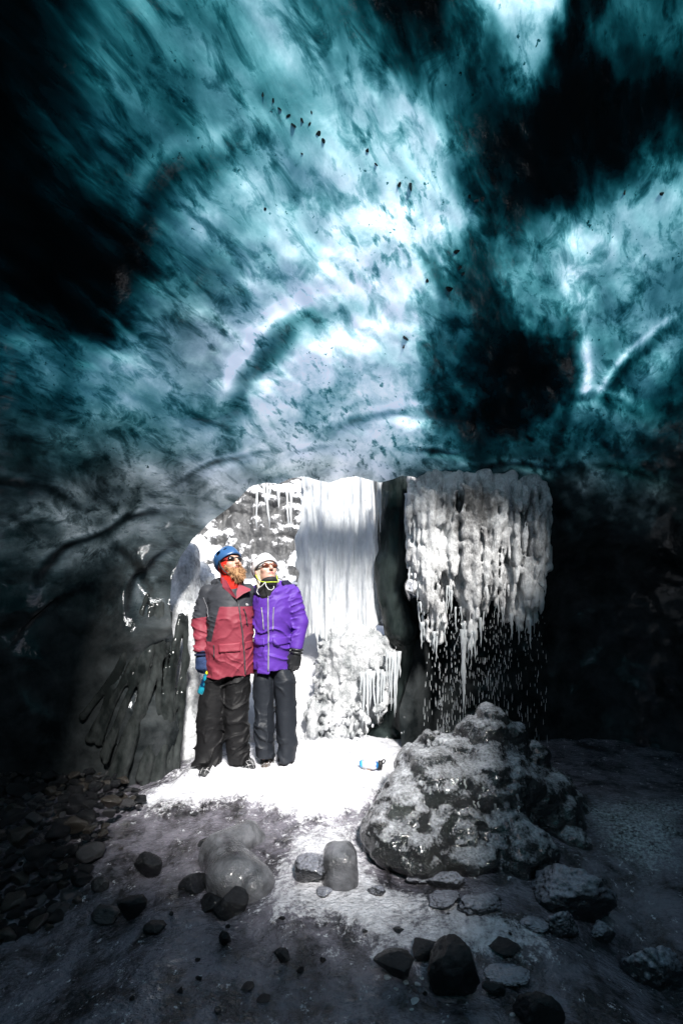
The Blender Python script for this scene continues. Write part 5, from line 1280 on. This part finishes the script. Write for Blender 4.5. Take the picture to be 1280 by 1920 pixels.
# head
helmet(man, M_BLUE_SHELL, None, [(0.090, -0.005, 0.085, 0.034, 0.028, 0.017), (0.094, 0.060, 0.078, 0.03, 0.022, 0.016), (0.060, -0.06, 0.118, 0.022, 0.028, 0.016), (0.05, 0.04, 0.14, 0.016, 0.034, 0.018)])
def hood(q):
    f = ellipsoid(q, (0, 0.012, 0.022), (0.088, 0.106, 0.108)); f = smin(f, capsule(q, (0, 0.01, -0.05), (0, 0.05, -0.17), 0.072, 0.078), 0.03)
    f = smin(f, capsule(q, (0, -0.035, -0.10), (0, 0.02, -0.19), 0.058, 0.07), 0.03)
    hole = ellipsoid(q, (0, -0.11, -0.022), (0.056, 0.085, 0.076))
    f = smax(f, -hole, 0.006)
    return f + 0.0025 * fbm(q * 40, 2, 5) + 0.003 * ridged(q * [14, 14, 40], 2, 6)
man.hobj('balaclava', hood, (-0.13, -0.13, -0.27), (0.13, 0.15, 0.16), 0.0062, M_RED, man.o)
def beard(q):
    f = ellipsoid(q, (0, -0.080, -0.098), (0.052, 0.045, 0.056))
    f = smin(f, ellipsoid(q, (0, -0.082, -0.135), (0.040, 0.040, 0.040)), 0.03)
    for s_ in (-1, 1):
        f = smin(f, capsule(q, (s_ * 0.060, -0.035, -0.03), (s_ * 0.040, -0.075, -0.09), 0.016, 0.026), 0.02)
        f = smin(f, capsule(q, (s_ * 0.004, -0.112, -0.042), (s_ * 0.030, -0.098, -0.062), 0.0075, 0.008), 0.008)
    f = smax(f, -ellipsoid(q, (0, -0.112, -0.056), (0.017, 0.02, 0.005)), 0.003)
    return f + 0.008 * fbm(q * 60, 3, 8) + 0.008 * fbm(q * [90, 90, 30], 2, 9) + 0.004
V, Q = surface_nets(beard, (-0.1, -0.15, -0.2), (0.1, 0.0, 0.0), 0.0048)
mb = MB(); mb.add(V, Q); r_ = np.random.RandomState(5)
for k in r_.choice(len(V), 650, replace=False):          # tufts of hair
    v = V[k]; n_ = v - np.array([0, -0.05, -0.085]); n_ /= np.linalg.norm(n_) + 1e-6
    d = n_ * 0.8 + np.array([0, -0.1, -0.9]) + r_.randn(3) * 0.35; d /= np.linalg.norm(d); ln = r_.uniform(0.012, 0.030)
    mb.tube(np.array([v - n_ * 0.003, v + (n_ * 0.3 + d * 0.7) * ln * 0.5, v + d * ln]), [0.0022, 0.0016, 0.0004], 4)
obj('beard', man.hl(np.concatenate(mb.v)), mb.f, M_BEARD, man.o)
goggles(man, M_LENS, M_LINER)
mb = MB()
for s_ in (-1, 1): mb.tube(man.hl([(s_ * 0.096, -0.012, 0.03), (s_ * 0.095, -0.022, -0.03), (s_ * 0.082, -0.035, -0.075), (s_ * 0.045, -0.055, -0.115), (0, -0.06, -0.13)]), 0.006, 6)
mb.build('chin_strap', M_STRAP, man.o)
gl_, hand = glove(man, W(383, 1226, -0.065), (0.02, -0.10, -1), (1, -0.35, 0), (-0.15, -1, 0), M_BLUE_GLOVE, 0.62, 1.18, simple_mat('navy_rib_knit', (0.012, 0.016, 0.045), 0.8, 0.2, 0.3, 80))

# the flask he holds by its lid loop
top = W(400, 1253, -0.075); bot = W(383, 1297, -0.085); ax = (bot - top) / np.linalg.norm(bot - top); Lb = np.linalg.norm(bot - top)
fl = thing('water_bottle', "clear blue water bottle with yellow lid hanging from the man's gloved hand", 'bottle', tuple(top))
def axis_lathe(prof, seg=24):
    a0 = np.cross(ax, [0, 1, 0]); a0 /= np.linalg.norm(a0); a1 = np.cross(ax, a0); an = np.linspace(0, 2 * np.pi, seg, endpoint=False); V = []; Fc = []
    for t, r in prof: V += [top + ax * t + r * (math.cos(x) * a0 + math.sin(x) * a1) for x in an]
    for k in range(len(prof) - 1):
        for j in range(seg): Fc.append((k * seg + j, (k + 1) * seg + j, (k + 1) * seg + (j + 1) % seg, k * seg + (j + 1) % seg))
    Fc.append(tuple(range(seg))); Fc.append(tuple((len(prof) - 1) * seg + j for j in range(seg))[::-1]); return np.array(V), Fc
mbl, nt, N, L_, P_ = new_mat('blue_bottle_plastic')
fq = noise_tex(nt, objco(nt), 22.0, 3); L_.new(mixc(nt, ramp(nt, fq, [(0.42, 0.0), (0.58, 1.0)]), (0.004, 0.035, 0.10), (0.02, 0.33, 0.46)), P_.inputs['Base Color'])
P_.inputs['Roughness'].default_value = 0.08; P_.inputs['Transmission Weight'].default_value = 0.35
fb = obj('flask', *axis_lathe([(0.038, 0.026), (0.046, 0.034), (0.06, 0.036), (0.10, 0.0355), (0.12, 0.034), (0.15, 0.036), (Lb - 0.012, 0.036), (Lb, 0.028)]), mbl, fl)
M_LID = simple_mat('yellow_lid', (0.62, 0.60, 0.02), 0.4)
obj('lid', *axis_lathe([(0.012, 0.018), (0.016, 0.030), (0.036, 0.031), (0.040, 0.029)]), M_LID, fl)
mb = MB(); a = np.linspace(0, 2 * np.pi, 15); ctr = top + ax * 0.0
side = np.cross(ax, [0, 1, 0]); side /= np.linalg.norm(side)
mb.tube(ctr - ax * 0.012 + np.outer(np.cos(a) * 0.020, side) + np.outer(np.sin(a) * 0.026, ax), 0.0038, 6); mb.build('carry_loop', M_LID, fl)
mb = MB()                                                # volume marks down the side
for j in range(7):
    c = top + ax * (0.065 + 0.013 * j) + side * 0.022 + np.array([0, -0.0295, 0]); mb.box(c, (0.008, 0.002, 0.003))
mb.build('volume_marks', M_WHITE_SHELL, fb)

# ---- the woman
wom = Person(516, 1441, 3.87, (499, 1072, -0.03), 33, 22, 'person in purple jacket with white helmet and black neck gaiter', M_SKIN_F)
W2 = wom.W
TOW = [(1096, 492, 524, .08, .0), (1101, 484, 538, .10, .0), (1109, 478, 548, .115, .0), (1125, 476, 550, .128, -.005), (1155, 477, 547, .132, -.015), (1185, 478, 543, .130, -.015), (1215, 477, 543, .135, -.015), (1240, 476, 543, .14, -.01), (1251, 476, 543, .138, -.01)]
ARW_L = [W2(547, 1112), W2(564, 1167, 0.0), W2(557, 1212, -0.05)]
ARW_R = [W2(480, 1112, 0.02), W2(462, 1160, 0.27), W2(428, 1172, 0.28)]
LEW_R = [W2(494, 1245), W2(497, 1340, -0.02), W2(498, 1422, 0.02)]
LEW_L = [W2(529, 1245), W2(535, 1340, -0.02), W2(538, 1424, 0.02)]
wom.body(TOW, [(LEW_R, [.07, .048, .036]), (LEW_L, [.07, .048, .036])], [(ARW_L, [.045, .035, .028]), (ARW_R, [.045, .035, .028])], 1.0)
tw = wom.rows(TOW)
def wom_jacket(p):
    f = stack(p, tw) + wrinkle(p, 0.011, (0.4, 0, 1.0), 17, 12) * sstep(W2(0, 1130)[2], W2(0, 1180)[2], p[:, 2]) + wrinkle(p, 0.005, (-0.7, 0, 0.7), 20, 14)
    f = f - 0.006 * np.exp(-((p[:, 2] - W2(0, 1186)[2]) / 0.03) ** 2) * -1.0
    ar = chain(p, ARW_L, [.064, .059, .048], .02) + wrinkle(p, 0.013, (-0.4, 0, 1.0), 26, 15)
    ar = np.maximum(ar, W2(0, 1216)[2] - p[:, 2] + 0.10 * (p[:, 0] - W2(557, 0)[0]))
    al = chain(p, ARW_R, [.062, .056, .046], .02) + wrinkle(p, 0.006, (1, 0, 0.3), 34, 16)
    f = smin(f, ar, 0.018); f = smin(f, al, 0.02)
    f = smin(f, ellipsoid(p, W2(520, 1098, 0.10), (0.115, 0.075, 0.045)), 0.02)
    f = smin(f, chain(p, [W2(548, 1100, 0.06), W2(538, 1103, -0.04), W2(522, 1110, -0.105)], [0.022, 0.026, 0.018], 0.01), 0.012)   # rolled edge of the hood
    col = np.abs(np.sqrt(((p[:, 0] - W2(506, 0)[0]) / 0.088) ** 2 + ((p[:, 1] - W2(0, 0, 0.01)[1]) / 0.085) ** 2) - 1) * 0.08 - 0.009
    col = np.maximum(col, np.maximum(W2(0, 1108)[2] - p[:, 2], p[:, 2] - (W2(0, 1099)[2] + 0.20 * (p[:, 1] - wom.Y))))
    return smin(f, col, 0.012)
V, Q = surface_nets(wom_jacket, W2(415, 1258, -0.22), W2(580, 1080, 0.40), 0.0066)
wj = obj('jacket', V, Q, M_PURPLE, wom.o)
strip(wom, wom_jacket, [(507, 1113), (508, 1150), (509, 1200), (509, 1252)], 0.0062, M_ZIP_PALE, 'zip', wj)
strip(wom, wom_jacket, [(495, 1138), (498, 1155), (500, 1178)], 0.0048, M_ZIP_PALE, 'chest_zip', wj)
strip(wom, wom_jacket, [(518, 1137), (517, 1155), (517, 1178)], 0.0048, M_ZIP_PALE, 'chest_zip', wj)
flap(wom, wom_jacket, [(478, 1193), (501, 1192), (502, 1206), (477, 1207)], M_PURPLE, 'pocket_flap', wj)
flap(wom, wom_jacket, [(516, 1192), (547, 1191), (547, 1205), (519, 1206)], M_PURPLE, 'pocket_flap', wj)
blade(wom, [(480, 1098), (487, 1095), (497, 1104), (500, 1116), (490, 1117), (479, 1110)], [-.05, -.07, -.115, -.125, -.115, -.08], M_NAVY_LINING, 'collar_lining', wj, 0.02)
blade(wom, [(527, 1088), (538, 1087), (547, 1096), (546, 1103), (535, 1100)], [.02, .06, .06, .02, -.045], M_NAVY_LINING, 'hood_lining', wj, 0.02)
blade(wom, [(500, 1104), (518, 1100), (520, 1108), (509, 1116), (502, 1115)], [-.10, -.09, -.105, -.128, -.125], M_NAVY_LINING, 'collar_lining', wj, 0.02)
def wom_trousers(p):
    L1 = stack(p, wom.rows([(1235, 480, 512, .10, .0), (1252, 478, 513, .11, .0), (1270, 476, 514, .115, -.01), (1310, 478, 513, .100, -.015), (1350, 480, 513, .095, -.02), (1390, 481, 513, .098, -.01), (1416, 481, 513, .105, -.01)]))
    L2 = stack(p, wom.rows([(1235, 508, 538, .10, .0), (1252, 511, 546, .108, .0), (1270, 514, 554, .115, -.01), (1310, 517, 554, .100, -.015), (1350, 519, 554, .095, -.02), (1390, 522, 554, .098, -.01), (1422, 524, 555, .105, -.01)]))
    f = smin(L1, L2, 0.012)
    return f + wrinkle(p, 0.010, (0.5, 0.1, 1.0), 13, 18) * sstep(W2(0, 1250)[2], W2(0, 1300)[2], p[:, 2]) + wrinkle(p, 0.005, (1.0, 0, 0.25), 12, 19)
V, Q = surface_nets(wom_trousers, W2(468, 1424, -0.2), W2(562, 1232, 0.2), 0.0072)
obj('trousers', V, Q, M_SLATE_CLOTH, wom.o)
boot(wom, 500, 1444, 4, M_BOOT_BROWN, 0.92, 0.06); boot(wom, 537, 1446, -3, M_BOOT_BROWN, 0.92, 0.06)
helmet(wom, M_WHITE_SHELL, None, [(0.082, -0.01, 0.102, 0.034, 0.034, 0.015), (0.098, 0.030, 0.068, 0.03, 0.034, 0.018), (0.05, 0.03, 0.14, 0.018, 0.034, 0.016)])
def hair(q):
    f = ellipsoid(q, (0, 0.020, 0.005), (0.084, 0.098, 0.108)); f = smin(f, capsule(q, (-0.055, 0.02, -0.05), (-0.065, 0.02, -0.125), 0.028, 0.022), 0.02)
    f = smin(f, capsule(q, (0.055, 0.02, -0.05), (0.06, 0.02, -0.125), 0.028, 0.022), 0.02)
    f = smax(f, -ellipsoid(q, (0, -0.11, -0.030), (0.062, 0.100, 0.092)), 0.006)
    return f + 0.005 * ridged(q * [50, 50, 9], 2, 21)
wom.hobj('hair', hair, (-0.12, -0.12, -0.17), (0.12, 0.14, 0.13), 0.006, M_HAIR, wom.o)
def band(q):
    f = ellipsoid(q, (0, 0.010, 0.030), (0.083, 0.107, 0.100)); f = np.maximum(f, -ellipsoid(q, (0, 0.010, 0.030), (0.074, 0.094, 0.090)))
    return np.maximum(f, np.abs(q[:, 2] - 0.048 - 0.25 * -q[:, 1] + 0.02) - 0.026)
wom.hobj('headband', band, (-0.12, -0.13, -0.04), (0.12, 0.13, 0.14), 0.006, M_BAND, wom.o)
def gaiter(q):
    f = capsule(q, (0, -0.028, -0.100), (0, 0.035, -0.175), 0.068, 0.078)
    f = smin(f, ellipsoid(q, (0, -0.055, -0.100), (0.058, 0.055, 0.028)), 0.02)
    f = smax(f, q[:, 2] + 0.080 + 0.10 * np.clip(q[:, 1] + 0.05, -1, 1), 0.006)
    return f + 0.005 * ridged(q * [10, 10, 38], 2, 22)
wom.hobj('neck_gaiter', gaiter, (-0.11, -0.14, -0.27), (0.11, 0.13, -0.05), 0.0062, simple_mat('black_gaiter', (0.010, 0.010, 0.011), 0.75), wom.o)
goggles(wom, M_LENS_AMBER, M_STRAP)
mb = MB()
for s_ in (-1, 1): mb.tube(wom.hl([(s_ * 0.090, 0.0, -0.03), (s_ * 0.084, -0.015, -0.07), (s_ * 0.076, -0.045, -0.105), (s_ * 0.055, -0.085, -0.128), (s_ * 0.028, -0.108, -0.135), (0, -0.114, -0.137)]), 0.0042, 6)
mb.build('chin_strap', M_LIME, wom.o)
mb = MB(); q0 = wom.hl((-0.060, -0.085, -0.128)); mb.tube([q0, q0 + [0.01, -0.015, -0.03], q0 + [0.03, -0.025, -0.055], q0 + [0.055, -0.03, -0.06], q0 + [0.072, -0.03, -0.045], q0 + [0.07, -0.028, -0.03]], 0.0032, 6)
mb.tube([q0, q0 + [-0.03, 0.01, -0.03], q0 + [-0.06, 0.02, -0.045], q0 + [-0.068, 0.02, -0.075], q0 + [-0.05, 0.0, -0.095]], 0.003, 6); mb.build('loose_strap', M_PALE_STRAP, wom.o)
glove(wom, W2(556, 1222, -0.055), (-0.12, -0.05, -1), (-1, -0.5, 0), (0.5, -1, 0), M_BLACK_GLOVE, 0.42, 1.10, M_BLACK_GLOVE)

# crumpled snack packet lying on the snow
def bag_mat():
    m, nt, N, L, P = new_mat('printed_foil_packet')
    co = objco(nt); sx = nt.nodes.new('ShaderNodeSeparateXYZ'); L.new(co, sx.inputs[0])
    f = noise_tex(nt, co, 26.0, 3)
    t = mth(nt, 'ADD', mth(nt, 'MULTIPLY', sx.outputs['X'], 6.0), 0.5)
    c = ramp(nt, t, [(0.0, (0.04, 0.40, 0.72)), (0.14, (0.05, 0.45, 0.75)), (0.17, (0.55, 0.57, 0.62)), (0.80, (0.58, 0.58, 0.61)), (0.83, (0.02, 0.16, 0.45)), (0.93, (0.04, 0.3, 0.6))])
    low_ = ramp(nt, mth(nt, 'ADD', mth(nt, 'MULTIPLY', sx.outputs['Z'], 14.0), mth(nt, 'MULTIPLY', f, 0.5)), [(0.42, 1.0), (0.5, 0.0)])
    c = mixc(nt, mth(nt, 'MULTIPLY', low_, ramp(nt, t, [(0.2, 0.0), (0.22, 1.0), (0.58, 1.0), (0.62, 0.0)])), c, (0.75, 0.36, 0.04))
    c = mixc(nt, ramp(nt, noise_tex(nt, co, 60.0, 1), [(0.66, 0.0), (0.69, 1.0)]), c, (0.05, 0.06, 0.30))
    L.new(c, P.inputs['Base Color']); P.inputs['Roughness'].default_value = 0.25; P.inputs['Metallic'].default_value = 0.15
    L.new(bump(nt, noise_tex(nt, co, 40.0, 3), 0.6, 0.01), P.inputs['Normal']); return m
g = gpx(692, 1443)
def bag(p):
    q = p - g - [0, 0, 0.040]; q = q @ roty(0.10)
    f = ((np.abs(q / [0.082, 0.05, 0.036 * 1.0]) ** 2.6).sum(1) ** (1 / 2.6) - 1) * 0.036
    f = np.maximum(f, np.abs(q[:, 2]) - 0.036 * (1 - 0.75 * np.clip(np.abs(q[:, 0]) / 0.085, 0, 1) ** 3))
    return f + 0.010 * ridged(q * 22, 3, 3) - 0.006
bo = thing('snack_packet', 'crumpled blue and white snack packet with orange print lying on the snow', 'packet', tuple(g))
bv, bq = surface_nets(bag, g - [0.12, 0.09, 0.03], g + [0.12, 0.09, 0.1], 0.006); obj('packet', bv, bq, bag_mat(), bo)
mb = MB(); q = g + np.array([0.085, -0.01, 0.038]); mb.box(q, (0.034, 0.03, 0.06), roty(0.1)); mb.tube([q + [0.01, 0, 0.03], q + [0.028, 0, 0.042], q + [0.042, 0, 0.036], q + [0.03, 0, 0.014], q + [0.012, 0, 0.008]], 0.005, 6)
mb.build('clip', M_STRAP, bo)
